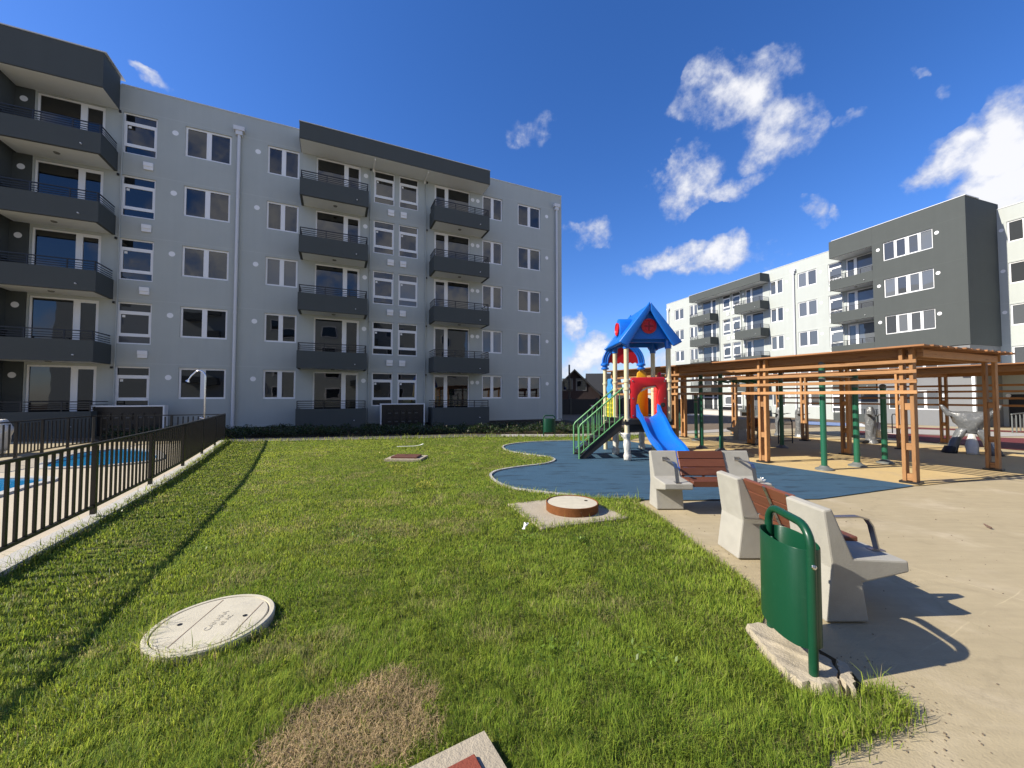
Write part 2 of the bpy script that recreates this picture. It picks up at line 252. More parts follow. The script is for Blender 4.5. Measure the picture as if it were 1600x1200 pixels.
# ------------------------------------------------------------------ mesh helpers
class MB:
    def __init__(s): s.v = []; s.f = []
    def quad(s, a, b, c, d):
        i = len(s.v); s.v += [tuple(a), tuple(b), tuple(c), tuple(d)]; s.f.append((i, i + 1, i + 2, i + 3))
    def box(s, x0, x1, y0, y1, z0, z1, M=None):
        i = len(s.v)
        p = [(x0, y0, z0), (x1, y0, z0), (x1, y1, z0), (x0, y1, z0), (x0, y0, z1), (x1, y0, z1), (x1, y1, z1), (x0, y1, z1)]
        if M is not None: p = [tuple(M @ Vector(q)) for q in p]
        s.v += p
        s.f += [tuple(i + k for k in q) for q in ((0, 3, 2, 1), (4, 5, 6, 7), (0, 1, 5, 4), (1, 2, 6, 5), (2, 3, 7, 6), (3, 0, 4, 7))]
        return s
    def bar(s, p0, p1, w, h, up=(0, 0, 1)):
        p0, p1 = Vector(p0), Vector(p1); d = p1 - p0; L = d.length; x = d / L
        y = Vector(up).cross(x)
        if y.length < 1e-4: y = Vector((0, 1, 0)).cross(x)
        y.normalize(); z = x.cross(y)
        M = Matrix((x, y, z)).transposed().to_4x4(); M.translation = p0
        return s.box(0, L, -w / 2, w / 2, -h / 2, h / 2, M)
    def ring_loft(s, rings, caps=True, close=True):
        n = len(rings[0]); i0 = len(s.v)
        for r in rings: s.v += [tuple(q) for q in r]
        for k in range(len(rings) - 1):
            for j in range(n if close else n - 1):
                a = i0 + k * n + j; b = i0 + k * n + (j + 1) % n
                s.f.append((a, b, b + n, a + n))
        if caps:
            s.f.append(tuple(i0 + j for j in reversed(range(n)))); s.f.append(tuple(i0 + (len(rings) - 1) * n + j for j in range(n)))
        return s
    def tube(s, pts, r, n=10, caps=True):
        pts = [Vector(p) for p in pts]; rs = r if isinstance(r, (list, tuple)) else [r] * len(pts)
        rings = []; N = None
        for k, p in enumerate(pts):
            t = (pts[min(k + 1, len(pts) - 1)] - pts[max(k - 1, 0)]).normalized()
            if N is None:
                N = t.orthogonal().normalized()
            else:
                N = (N - t * N.dot(t)).normalized()
            B = t.cross(N)
            rings.append([p + (N * math.cos(2 * math.pi * j / n) + B * math.sin(2 * math.pi * j / n)) * rs[k] for j in range(n)])
        return s.ring_loft(rings, caps)
    def lathe(s, prof, n=24, c=(0, 0, 0), caps=True):
        rings = [[(c[0] + r * math.cos(2 * math.pi * j / n), c[1] + r * math.sin(2 * math.pi * j / n), c[2] + z) for j in range(n)] for r, z in prof]
        return s.ring_loft(rings, caps)
    def prism(s, poly, axis, a, b):
        """poly in the plane across `axis`, extruded from a to b"""
        def P(q, t): return {'x': (t, q[0], q[1]), 'y': (q[0], t, q[1]), 'z': (q[0], q[1], t)}[axis]
        return s.ring_loft([[P(q, a) for q in poly], [P(q, b) for q in poly]])
    def mesh(s, name, smooth=False, bevel=0, seg=2, recalc=True, weld=False):
        me = bpy.data.meshes.new(name); me.from_pydata(s.v, [], s.f)
        if recalc or bevel or weld:
            bm = bmesh.new(); bm.from_mesh(me)
            if weld: bmesh.ops.remove_doubles(bm, verts=bm.verts, dist=1e-4)
            if bevel: bmesh.ops.bevel(bm, geom=[e for e in bm.edges if len(e.link_faces) == 2 and e.calc_face_angle(0) > .5], offset=bevel, segments=seg, profile=.5, affect='EDGES', clamp_overlap=True)
            if recalc: bmesh.ops.recalc_face_normals(bm, faces=bm.faces)
            bm.to_mesh(me); bm.free()
        if smooth:
            me.polygons.foreach_set('use_smooth', [True] * len(me.polygons))
            if smooth != 'all': me.set_sharp_from_angle(angle=R(40))
        me.update()
        return me
    def build(s, name, m, parent=None, loc=(0, 0, 0), **kw):
        return link(name, s.mesh(name, **kw), m, parent, loc)
def link(name, me, m, parent=None, loc=(0, 0, 0), rot=None, scale=None):
    if m is not None and not me.materials: me.materials.append(MATS[m])
    o = bpy.data.objects.new(name, me); COL.objects.link(o); o.location = loc
    if rot is not None: o.rotation_euler = rot
    if scale is not None: o.scale = scale
    if parent is not None: o.parent = parent
    return o
def tag(o, label=None, cat=None, group=None, kind=None):
    for k, v in (('label', label), ('category', cat), ('group', group), ('kind', kind)):
        if v: o[k] = v
    return o
def thing(name, label, cat, loc=(0, 0, 0), rz=0, group=None):
    o = bpy.data.objects.new(name, None); COL.objects.link(o); o.location = loc; o.rotation_euler = (0, 0, rz); o.empty_display_size = .2
    return tag(o, label, cat, group)
def copy_tree(o, parent=None):
    c = o.copy(); COL.objects.link(c)
    if parent is not None: c.parent = parent
    for ch in list(o.children): copy_tree(ch, c)
    return c
PLANKS = {}
def plank(name, p0, p1, w, h, m, parent=None, up=(0, 0, 1), bevel=.004):
    """one board: local X along its length so the grain runs with it"""
    p0, p1 = Vector(p0), Vector(p1); d = p1 - p0; L = d.length; x = d / L
    y = Vector(up).cross(x)
    if y.length < 1e-4: y = Vector((0, 1, 0)).cross(x)
    y.normalize(); z = x.cross(y)
    key = (round(L, 3), w, h, m)
    if key not in PLANKS:
        b = MB(); b.box(-L / 2, L / 2, -w / 2, w / 2, -h / 2, h / 2)
        PLANKS[key] = b.mesh(name, bevel=bevel, seg=1)
    o = link(name, PLANKS[key], m, parent)
    M = Matrix((x, y, z)).transposed().to_4x4(); M.translation = (p0 + p1) / 2
    o.matrix_local = M
    return o

# ------------------------------------------------------------------ terrain: level round the playground, falling gently to the far block
TN = np.array([-.95, -.3123]); TP = np.array([23.43, 31.24])
def zg(x, y):
    D = (x - TP[0]) * TN[0] + (y - TP[1]) * TN[1]
    return -.35 * min(max((16 - D) / 16, 0), 1)
def sheet(name, poly, dz, m, kind='structure', cuts=()):
    bm = bmesh.new(); vs = [bm.verts.new((x, y, 0)) for x, y in poly]; bm.faces.new(vs)
    for D in (16, 0):
        bmesh.ops.bisect_plane(bm, geom=bm.verts[:] + bm.edges[:] + bm.faces[:], plane_co=(TP[0] + TN[0] * D, TP[1] + TN[1] * D, 0), plane_no=(TN[0], TN[1], 0))
    bmesh.ops.triangulate(bm, faces=bm.faces[:])
    for v in bm.verts: v.co.z = zg(v.co.x, v.co.y) + dz
    bmesh.ops.recalc_face_normals(bm, faces=bm.faces)
    if sum(f.normal.z for f in bm.faces) < 0: bmesh.ops.reverse_faces(bm, faces=bm.faces)
    me = bpy.data.meshes.new(name); bm.to_mesh(me); bm.free()
    return tag(link(name, me, m), kind=kind)
def smooth_line(pts, n=6):
    out = []; P = [Vector(p) for p in pts]
    for i in range(len(P) - 1):
        a, b, c, d = P[max(i - 1, 0)], P[i], P[i + 1], P[min(i + 2, len(P) - 1)]
        for k in range(n):
            t = k / n
            q = .5 * ((2 * b) + (c - a) * t + (2 * a - 5 * b + 4 * c - d) * t * t + (3 * b - a - 3 * c + d) * t ** 3)
            out.append((q.x, q.y))
    out.append(tuple(P[-1])); return out
def strip(name, line, w, h, m, parent=None, closed=False, z0=None):
    """low kerb following a line"""
    P = [Vector((x, y)) for x, y in line]; b = MB(); rings = []
    for i, p in enumerate(P):
        t = (P[min(i + 1, len(P) - 1)] - P[max(i - 1, 0)]).normalized(); n = Vector((-t.y, t.x)) * w / 2
        g = zg(p.x, p.y) if z0 is None else z0
        rings.append([(p.x - n.x, p.y - n.y, g - .05), (p.x + n.x, p.y + n.y, g - .05), (p.x + n.x, p.y + n.y, g + h), (p.x - n.x, p.y - n.y, g + h)])
    b.ring_loft(rings); return b.build(name, m, parent)

blue_curve = smooth_line([(1.89, 12.23), (.63, 11.89), (-.05, 11.3), (-.26, 10.7), (-.12, 9.94), (.3, 9.39), (.76, 8.99), (.93, 8.63), (.87, 8.29), (.6, 7.95), (.13, 7.65), (-.25, 7.3), (-.38, 6.94), (-.34, 6.57), (-.18, 6.14), (.04, 5.85), (.39, 5.66), (.8, 5.47), (1.25, 5.34), (1.8, 5.27)], 4)
lawn_right = [(1.62, 4.98), (1.67, 4.6), (1.70, 4.2), (1.71, 3.73), (1.74, 3.18), (1.74, 2.85), (1.65, 2.55), (1.5, 2.36), (1.36, 2.2), (1.34, 1.95), (1.42, 1.85), (1.53, 1.84), (1.62, 1.87), (1.75, 1.83), (1.74, 1.74), (1.53, 1.66), (1.25, 1.56), (1.12, 1.4), (.9, 1.1), (.6, .7)]
far_line = [(-8.95, 11.9), (-4.36, 12.75), (-1.4, 13.4), (2.0, 13.4), (4.59, 13.9), (5.3, 14.2)]
fence_line = [(-3.35, 1.4), (-4.02, 2.93), (-4.705, 4.36), (-5.45, 5.83), (-6.27, 7.36), (-7.15, 8.9), (-8.05, 10.45), (-9.0, 12.06)]
lawn_poly = [(x + .07, y) for x, y in fence_line] + far_line[1:] + [(4.1, 12.9), (3.7, 12.3)] + blue_curve + [(1.6, 5.1)] + lawn_right + [(-2.9, .5)]

def build_ground():
    sheet('ground', [(-160, -60), (260, -60), (260, 320), (-160, 320)], -.03, 'dirt')
    sheet('pavement', [(-20, -12), (45, -12), (45, 12), (24, 24), (10.8, 16.4), (7.4, 14.9), (4.6, 13.9), (2, 13.45), (-1.4, 13.4), (-4.36, 12.7), (-20, 11.8)], -.008, 'pavement')
    sheet('lawn', lawn_poly, .0, 'thatch')
    sheet('shaded_path', [(-9.0, 11.97), (-4.36, 12.82), (-1.4, 13.47), (-.4, 13.48), (-.4, 14.4), (-1.6, 14.4), (-4.7, 13.75), (-9.4, 12.95)], .002, 'path_grey_shaded')  # left stretch of the path, building shadow painted in as a darker surface
    sheet('path', [(-.396, 13.48), (2.0, 13.5), (4.59, 13.99), (7.4, 14.95), (10.8, 16.4), (10.4, 17.4), (7.9, 16.1), (5.0, 15.1), (2.14, 14.4), (-.396, 14.4)], .002, 'path_grey')
    sheet('rubber_surface_blue', blue_curve + [(2.35, 5.24), (4.2, 5.3), (6.24, 6.05), (6.33, 6.1), (5.21, 8.13), (4.6, 9.94), (3.7, 12.06)], .006, 'rubber_blue')
    sheet('rubber_surface_yellow', [(6.34, 6.1), (6.5, 6.12), (9.19, 6.94), (11.2, 7.7), (12.2, 8.9), (12.5, 10.56), (11.8, 11.7), (10.61, 13.0), (9.04, 13.9), (6.89, 13.95), (5.5, 13.4), (3.71, 12.07), (4.61, 9.94), (5.22, 8.13)], .004, 'rubber_yellow')
    sheet('rubber_track_red', [(14.6, 8.0), (13.3, 10.2), (12.9, 11.8), (13.2, 15.4), (14.6, 17.0), (16.2, 14.95), (19.0, 14.3), (21, 12.6)], .006, 'rubber_red')
    sheet('concrete_strip', [(18.5, 14.9), (16.2, 15.4), (14.9, 17.2), (19.4, 19.0), (22.5, 18.0), (24, 16.5)], .004, 'path_grey')
    sheet('rubber_band_red', [(27.0, 16.6), (22.4, 18.6), (19.5, 19.2), (20.2, 21.2), (23.5, 20.0), (27.5, 18.2)], .008, 'rubber_red')
    sheet('court_blue', [(16.4, 21.4), (18.1, 20.3), (21.2, 24.2), (19.4, 25.6)], .006, 'paint_blue')
    sheet('court_line', [(18.1, 20.2), (18.5, 19.95), (21.7, 23.9), (21.25, 24.1)], .01, 'paint_white')
    # pool side, beyond the fence
    sheet('pool_deck', [(-3.5, 1.2), (-4.1, 2.93), (-4.8, 4.36), (-5.55, 5.83), (-6.37, 7.36), (-7.25, 8.9), (-8.1, 10.4), (-9.05, 11.9), (-10.3, 11.5), (-11.8, 11.0), (-11.5, 9.8), (-10.8, 8.4), (-10.4, 7.4), (-10.4, 5), (-9, 2)], .004, 'deck')
    p1 = smooth_line([(-7.15, 5.3), (-7.5, 5.97), (-7.6, 6.35), (-7.95, 6.6), (-8.7, 6.55), (-9.2, 6.2), (-9.3, 5.6), (-8.6, 4.7), (-7.6, 4.6), (-7.15, 5.3)], 5)[:-1]
    p2 = smooth_line([(-8.1, 7.75), (-9.1, 7.5), (-10.0, 8.4), (-10.7, 9.6), (-10.2, 10.2), (-9.2, 9.9), (-8.1, 8.9), (-7.75, 8.3), (-8.1, 7.75)], 5)[:-1]
    sheet('pool_water_near', p1, .012, 'water'); sheet('pool_water_far', p2, .012, 'water')
    tag(strip('pool_coping_near', p1 + p1[:2], .14, .035, 'kerb'), kind='structure'); tag(strip('pool_coping_far', p2 + p2[:2], .14, .035, 'kerb'), kind='structure')
    tag(strip('playground_kerb', blue_curve[:70], .05, .03, 'kerb'), kind='structure')
    tag(strip('fence_kerb', [(x + .02, y) for x, y in fence_line], .19, .055, 'kerb'), kind='structure')
    tag(strip('path_kerb', [(-9.0, 11.95), (-4.36, 12.8), (-1.4, 13.45), (2.0, 13.46), (4.59, 13.95), (7.4, 14.9)], .07, .02, 'kerb'), kind='structure')
    sheet('planting_bed', [(-13, 12.2), (-9.4, 13.0), (-4.7, 13.8), (-1.6, 14.45), (2.14, 14.45), (5.0, 15.15), (3.3, 23.2), (-6, 19), (-16, 14.5)], -.004, 'soil')
    # street beyond the blocks
    sheet('street', [(-2, 30), (30, 36), (30, 42), (-2, 36)], -.02, 'path_grey')
build_ground()

# ------------------------------------------------------------------ apartment blocks
WCACHE = {}
def panes_of(kind, w, h):
    e = .055
    if kind == 'two': c = w / 2; e = .07; return [(e, c - .085, e, h - e), (c + .085, w - e, e, h - e)]
    if kind == 'kit': return [(.05, w - .05, .05, .30), (.10, w - .10, .42, h - .46), (.05, w - .05, h - .33, h - .05)]
    if kind == 'doorL': c = w * .645; return [(.06, c - .06, .06, h - .06), (c + .13, w - .10, .12, h - .12)]
    if kind == 'doorR': c = w * .355; return [(.10, c - .13, .12, h - .12), (c + .06, w - .06, .06, h - .06)]
    if kind == 'four': q = w / 4; return [(.05, q - .05, .05, h - .05), (q + .09, 2 * q - .10, .08, h - .08), (2 * q + .10, 3 * q - .09, .08, h - .08), (3 * q + .05, w - .05, .05, h - .05)]
    return [(.06, w - .06, .06, h - .06)]
def grid_wall(b, x0, x1, z0, z1, holes, y, rev):
    xs = sorted({x0, x1, *[q for h in holes for q in h[:2] if x0 < q < x1]}); zs = sorted({z0, z1, *[q for h in holes for q in h[2:] if z0 < q < z1]})
    for i in range(len(xs) - 1):
        for j in range(len(zs) - 1):
            cx, cz = (xs[i] + xs[i + 1]) / 2, (zs[j] + zs[j + 1]) / 2
            if any(h[0] < cx < h[1] and h[2] < cz < h[3] for h in holes): continue
            b.quad((xs[i], y, zs[j]), (xs[i + 1], y, zs[j]), (xs[i + 1], y, zs[j + 1]), (xs[i], y, zs[j + 1]))
    for a, c, d, e in holes:
        if rev:
            b.quad((a, y, d), (a, y, e), (a, y + rev, e), (a, y + rev, d)); b.quad((c, y, e), (c, y, d), (c, y + rev, d), (c, y + rev, e))
            b.quad((a, y, e), (c, y, e), (c, y + rev, e), (a, y + rev, e)); b.quad((c, y, d), (a, y, d), (a, y + rev, d), (c, y + rev, d))
def add_window(root, x0, x1, z0, z1, kind, y=0, gm='glass_dark'):
    w, h = round(x1 - x0, 3), round(z1 - z0, 3); key = (kind, w, h)
    if key not in WCACHE:
        ps = panes_of(kind, w, h); fr = MB()
        grid_wall(fr, 0, w, 0, h, ps, 0, .05)
        fr.box(-.02, w + .02, -.035, .002, -.03, -.002)     # sill drip
        fme = fr.mesh('window', recalc=False)
        pm = []
        for a, c, d, e in ps:
            q = MB(); q.box(-(c - a) / 2, (c - a) / 2, 0, .012, -(e - d) / 2, (e - d) / 2); pm.append((((a + c) / 2, (d + e) / 2), q))
        WCACHE[key] = (fme, pm, {})
    fme, pm, cache = WCACHE[key]
    f = link('window', fme, 'pvc_white', root, (x0, y + .055, z0))
    for i, ((cx, cz), q) in enumerate(pm):
        if (i, gm) not in cache: cache[(i, gm)] = q.mesh('pane')
        if kind == 'kit' and i == 1:
            if 'sticker' not in WCACHE:
                q2 = MB(); q2.box(0, .09, 0, .004, -.09, 0); WCACHE['sticker'] = q2.mesh('sticker')
            link('sticker', WCACHE['sticker'], 'litter_white', f, (.13, .024, h - .49))
        link('pane', cache[(i, gm)], gm, f, (cx, .03, cz), rot=(random.gauss(0, .004), 0, random.gauss(0, .006)))
    return f
def railing_mesh(w, d, sides=(1, 1)):
    b = MB(); hs = (.07, .15, .23, .335)
    for k, h in enumerate(hs):
        t = .022 if k < 3 else .034
        b.box(.03, w - .03, -d + .04, -d + .04 + t, h - t / 2, h + t / 2)
        for s, x in zip(sides, (.03, w - .03 - t)):
            if s: b.box(x, x + t, -d + .08, -.02, h - t / 2 + .001, h + t / 2 - .001)
    for x in (.03, w * .37, w * .72, w - .065): b.box(x, x + .034, -d + .036, -d + .07, 0, .317)
    return b.mesh('railing')
def balcony(root, x0, x1, d, zb, zt, first, rail=True, m='plaster_dark'):
    w = x1 - x0; t = .10; zlow = -.15 if first else zb; b = MB()
    b.box(0, w, -d, -d + t, zlow, zt); b.box(0, t, -d + t, -.002, zlow, zt); b.box(w - t, w, -d + t, -.002, zlow, zt)
    o = b.build('balcony', m, root, (x0, 0, 0))
    s = MB(); s.box(t + .002, w - t - .002, -d + t + .002, -.004, zb + .012, zb + .13); s.build('floor_slab', 'soffit_white', o)
    r = link('railing', railing_mesh(w, d), 'rail_black', o, (0, 0, zt))
    q = MB(); q.tube([(w * .82, -d - .07, zb + .22), (w * .82, -d + .02, zb + .22)], .022, 8); q.build('drain_spout', 'pipe_grey', o)
    q = MB(); q.lathe([(.0, -.03), (.07, -.03), (.09, 0)], 12, (w * .5, -d * .5, zb + .01)); q.build('ceiling_lamp', 'grey_cap', o)
    return o

def apartment(name, label, origin, rot, mirror=False, full_dark=False, gm='glass_dark'):
    root = thing(name, label, 'building', origin, rot)
    k = .968 if mirror else 1
    def P(a): return (-(a + 14.1) * k - (.26 if a < -16.8 else 0)) if mirror else a
    def X(a, b): return (P(b), P(a)) if mirror else (a, b)
    dk = lambda t: {'doorL': 'doorR', 'doorR': 'doorL'}.get(t, t) if mirror else t
    cols = [(-16.73, -15.70, .95, 2.57, 'kit'), (-14.81, -13.24, 1.31, 2.57, 'two'), (-11.92, -10.68, 1.31, 2.57, 'two'), (-9.99, -8.06, .17, 2.55, 'doorL'),
            (-7.46, -6.48, .95, 2.57, 'kit'), (-6.26, -5.30, .95, 2.57, 'kit'), (-4.47, -2.52, .17, 2.55, 'doorR'), (-1.80, -.60, 1.31, 2.57, 'two'), (.37, 1.86, 1.31, 2.57, 'two')]
    drec = (-19.10, -17.24, .17, 2.55, 'doorL')
    H = 13.62
    holes = []
    for f in range(5):
        for a, b, z0, z1, kd in cols + [drec]:
            x0, x1 = X(a, b); holes.append((x0, x1, z0 + 2.5 * f, z1 + 2.5 * f))
            add_window(root, x0, x1, z0 + 2.5 * f, z1 + 2.5 * f, dk(kd), 0, (gm if random.random() < .88 else random.choice(('glass_pale', 'glass_curtain', 'glass_dark'))))
    # main walls
    xa, xb = X(-19.15, 3.31); w = MB(); grid_wall(w, xa, xb, -.3, H, holes, 0, .10)
    for xx in (xa, xb):
        w.quad((xx, 0, -.3), (xx, 12, -.3), (xx, 12, H), (xx, 0, H))
    w.quad((xa, 12, -.3), (xb, 12, -.3), (xb, 12, H), (xa, 12, H))
    w.build('wall', 'plaster_light', root, recalc=False)
    b = MB(); b.box(xa, xb, .22, 11.8, 13.2, 13.3); b.build('roof', 'coping', root)
    xc0, xc1 = X(-16.8, 3.31); b = MB(); b.box(xc0 - .02, xc1 + .02, -.025, .2, H + .002, H + .035); b.build('parapet_cap', 'coping', root)
    b = MB(); b.box(xa + .1, xb - .1, .3, .4, -.3, 13.1); b.build('inner_wall', 'door_dark', root)
    # dark end bay
    D = -1.2; xr0, xr1 = X(-19.65, -16.85)
    xd0, xd1 = (P(-19.65), 9.66) if mirror else (-26, -19.65)
    zlow = 5.15 if mirror else -.3
    dh = []
    if mirror:
        for f in range(5):
            z0, z1 = 1.30 + 2.5 * f, 2.54 + 2.5 * f
            if f >= 2: dh.append((5.72, 8.22, z0, z1))
            add_window(root, 5.72, 8.22, z0, z1, 'four', D if f >= 2 else D + .06, gm)
    b = MB(); grid_wall(b, xd0, xd1, zlow, 13.88, dh, D, .10)
    ye = 2.3 if mirror else 8
    for xx in (xd0, xd1): b.quad((xx, D, zlow), (xx, ye, zlow), (xx, ye, 13.88), (xx, D, 13.88))
    b.quad((xd0, D, 13.88), (xd1, D, 13.88), (xd1, ye, 13.88), (xd0, ye, 13.88)); b.quad((xd0, D, zlow), (xd0, ye, zlow), (xd1, ye, zlow), (xd1, D, zlow))
    b.build('dark_bay_wall', 'plaster_dark', root, recalc=False)
    if mirror:
        b = MB(); grid_wall(b, xd0 + .05, xd1 - .05, -.5, 5.145, [(5.72, 8.22, 1.30, 2.54), (5.72, 8.22, 3.80, 5.04)], D + .06, .10)
        for xx in (xd0 + .05, xd1 - .05): b.quad((xx, D + .06, -.5), (xx, 2.09, -.5), (xx, 2.09, 5.145), (xx, D + .06, 5.145))
        b.build('lower_bay_wall', 'plaster_mid', root, recalc=False)
        b = MB(); b.box(xd0 + .1, xd1 - .1, D + .32, D + .4, -.4, 13.5); b.build('inner_wall', 'door_dark', root)
    cx0, cx1 = X(-26 if not mirror else -19.65, -16.79)
    if mirror: cx1 = 9.68
    b = MB(); b.box(cx0 - .02, cx1 + .02, D - .025, .18, 13.882, 13.92); b.build('parapet_cap', 'coping', root)
    # dark pier with lamp in the recess
    x0, x1 = X(-19.645, -19.155); b = MB(); b.box(x0, x1, -.03, .3, -.3, 12.58); b.build('recess_pier', 'plaster_dark', root)
    # fascia over the recess
    x0, x1 = xr0 + (.003 if not mirror else 0), xr1 - (0 if not mirror else .003)
    b = MB(); b.box(x0, x1, D, -.003, 12.60, 13.878); c = b.build('fascia', 'plaster_dark', root)
    b = MB(); b.box(x0 + .02, x1 - .02, D + .06, -.01, 12.585, 12.598); b.build('soffit', 'soffit_white', c)
    for f in range(5):
        z = 2.5 * f
        bx0, bx1 = X(-19.645, -16.85)
        balcony(root, bx0, bx1, 1.2, .14 + z, .89 + z, f == 0)
        for a, b_ in ((-10.57, -7.77), (-4.72, -1.80)):
            bx0, bx1 = X(a, b_); balcony(root, bx0, bx1, 1.1, .13 + z, .88 + z, f == 0)
        lamps = [(-19.42, -.03), (-15.13, 0), (-12.28, 0), (-7.84, 0), (-2.37, 0), (-2.07, 0), (2.28, 0)]
        for lx, ly in lamps:
            q = MB(); 
            if 'lamp' not in WCACHE:
                q.lathe([(.0, -.05), (.085, -.05), (.105, -.03), (.105, 0)], 16); me = q.mesh('wall_lamp', smooth=True); me.transform(Matrix.Rotation(R(-90), 4, 'X') @ Matrix.Scale(-1, 4, (0, 0, 1))); me.flip_normals(); WCACHE['lamp'] = me
            link('wall_lamp', WCACHE['lamp'], 'lamp_white', root, (P(lx), ly - .002, 2.17 + z))
        if mirror and f != 1:
            for lx in (5.45, 8.41): link('wall_lamp', WCACHE['lamp'], 'lamp_white', root, (lx, D - .002 if f >= 2 else D + .055, 2.17 + z))
        if f:
            for vx in (-15.93, -6.65, -6.04):
                if 'vent' not in WCACHE:
                    q = MB(); q.box(-.15, .15, -.05, 0, -.145, .145); q.box(-.15, .15, -.075, -.051, -.02, .145); WCACHE['vent'] = q.mesh('wall_vent', bevel=.008, seg=1)
                link('wall_vent', WCACHE['vent'], 'pvc_white', root, (P(vx), -.002, .56 + z))
        # small black cable box by the balcony edge
        for vx in (-16.82, -7.62, -4.86):
            q = MB(); q.box(-.03, .03, -.06, -.002, -.04, .04); q.build('cable_box', 'rail_black', root, (P(vx), 0, 2.52 + z))
    # long canopy over both balcony stacks
    x0, x1 = X(-10.62, -1.78); b = MB(); b.box(x0, x1, -1.1, -.003, 12.60, 13.33); c = b.build('canopy', 'plaster_dark', root)
    b = MB(); b.box(x0 + .02, x1 - .02, -1.05, -.01, 12.584, 12.598); b.build('soffit', 'soffit_white', c)
    b = MB(); b.box(x0 - .02, x1 + .02, -1.125, -.003, 13.332, 13.36); b.build('canopy_cap', 'coping', c)
    for a in (-7.5, -5.0):
        q = MB(); q.tube([(P(a), -.95, 12.55), (P(a), -.15, 12.55), (P(a), -.06, 12.40)], .035, 8); q.build('soffit_pipe', 'pvc_white', c)
    # downpipes with hopper heads
    for a in (-12.96, 2.91):
        q = MB(); q.lathe([(.062, 0), (.062, 12.75)], 14, (0, -.09, 0)); q.lathe([(.07, 4.9), (.07, 5.0)], 14, (0, -.09, 0)); q.lathe([(.07, 9.9), (.07, 10.0)], 14, (0, -.09, 0))
        dp = q.build('downpipe', 'pipe_grey', root, (P(a), 0, .02), smooth=True)
        q = MB(); q.box(-.2, .2, -.2, -.002, 12.80, 12.98); q.box(-.12, .12, -.17, -.004, 12.62, 12.798); q.build('hopper', 'pipe_grey', dp)
        q = MB(); q.box(-.16, .16, -.26, -.003, -.2, .06); q.build('pipe_foot', 'kerb', dp)
    # little corner pipes beside the balcony stacks
    for a in (-16.72, -7.62, -4.92):
        q = MB(); q.lathe([(.025, 0), (.025, 12.3)], 8, (0, -.05, 0)); q.build('service_pipe', 'plaster_light', root, (P(a), 0, .1))
    b = MB(); b.box(xa + .05, xb - .05, -.012, -.002, -.1, .10); b.build('plinth', 'door_dark', root)
    return root

left = apartment('apartment_block', 'grey five-storey block nearest the lawn, in shade, with grey balconies', (0, 21.658, 0), R(24.7))
right = apartment('apartment_block', 'sunlit block across the playground with charcoal end bay', (24.57, 31.61, -.70), R(-71.8), mirror=True, gm='glass_pale')
def wing(root):
    y = 2.1; holes = []; x = 10.02; ws = []
    for f in range(5):
        for a in (10.04, 12.6, 15.4):
            if f == 0 and a < 12: continue
            ws.append((a, a + 1.35, 1.33 + 2.5 * f, 2.60 + 2.5 * f))
    b = MB(); grid_wall(b, 9.0, 24, -.5, 13.5, ws + [(9.8, 10.75, -.1, 2.25)], y, .10)
    b.quad((24, y, -.5), (24, 12, -.5), (24, 12, 13.5), (24, y, 13.5)); b.build('wing_wall', 'plaster_light', root, recalc=False)
    for w in ws: add_window(root, *w, 'two', y, 'glass_pale')
    b = MB(); b.box(9.66, 24.02, y - .025, y + .2, 13.502, 13.54); b.build('parapet_cap', 'coping', root)
    b = MB(); b.box(9.1, 23.9, y + .3, y + .4, -.4, 13.3); b.build('inner_wall', 'door_dark', root)
    b = MB(); b.box(9.82, 10.73, y + .05, y + .09, -.1, 2.23); d = b.build('entrance_door', 'door_dark', root)
    b = MB(); b.tube([(10.6, y + .03, .8), (10.6, y + .03, 1.3)], .015, 6); b.build('handle', 'steel', d)
    b = MB(); b.box(9.25, 15.0, -1.45, y - .003, 3.42, 3.56); b.build('entrance_canopy', 'soffit_white', root)
    b = MB(); b.box(9.70, 9.84, -1.35, -1.21, -.5, 3.418); b.build('canopy_column', 'soffit_white', root)
    for f in range(5):
        link('wall_lamp', WCACHE['lamp'], 'lamp_white', root, (9.82, y - .002, 2.17 + 2.5 * f))
wing(right)

def opposite_block():
    # the block on the near side of the lawn, seen only as the dark mass mirrored in the lower windows
    t = thing('apartment_block', 'grey five-storey block on the near side of the lawn, mirrored in the windows', 'building', (2, -13, 0), R(204.7))
    b = MB(); b.box(-21, 21, 0, 11, -.3, 13.6); b.build('wall', 'plaster_light', t)
    for f in range(5):
        for x in (-18, -14.2, -10.5, -3.2, 2.4, 6.0, 13, 17.5):
            q = MB(); q.box(-.8, .8, -.03, -.002, -.65, .65); w = q.build('window', 'pvc_white', t, (x, 0, 1.94 + 2.5 * f))
            q = MB(); q.box(-.7, .7, -.045, -.032, -.56, .56); q.build('pane', 'glass_dark', w)
        for x in (-7.2, 9.5):
            q = MB(); q.box(-1.4, 1.4, -1.1, -.002, .1, .88); q.build('balcony', 'plaster_dark', t, (x, 0, 2.5 * f))
opposite_block()

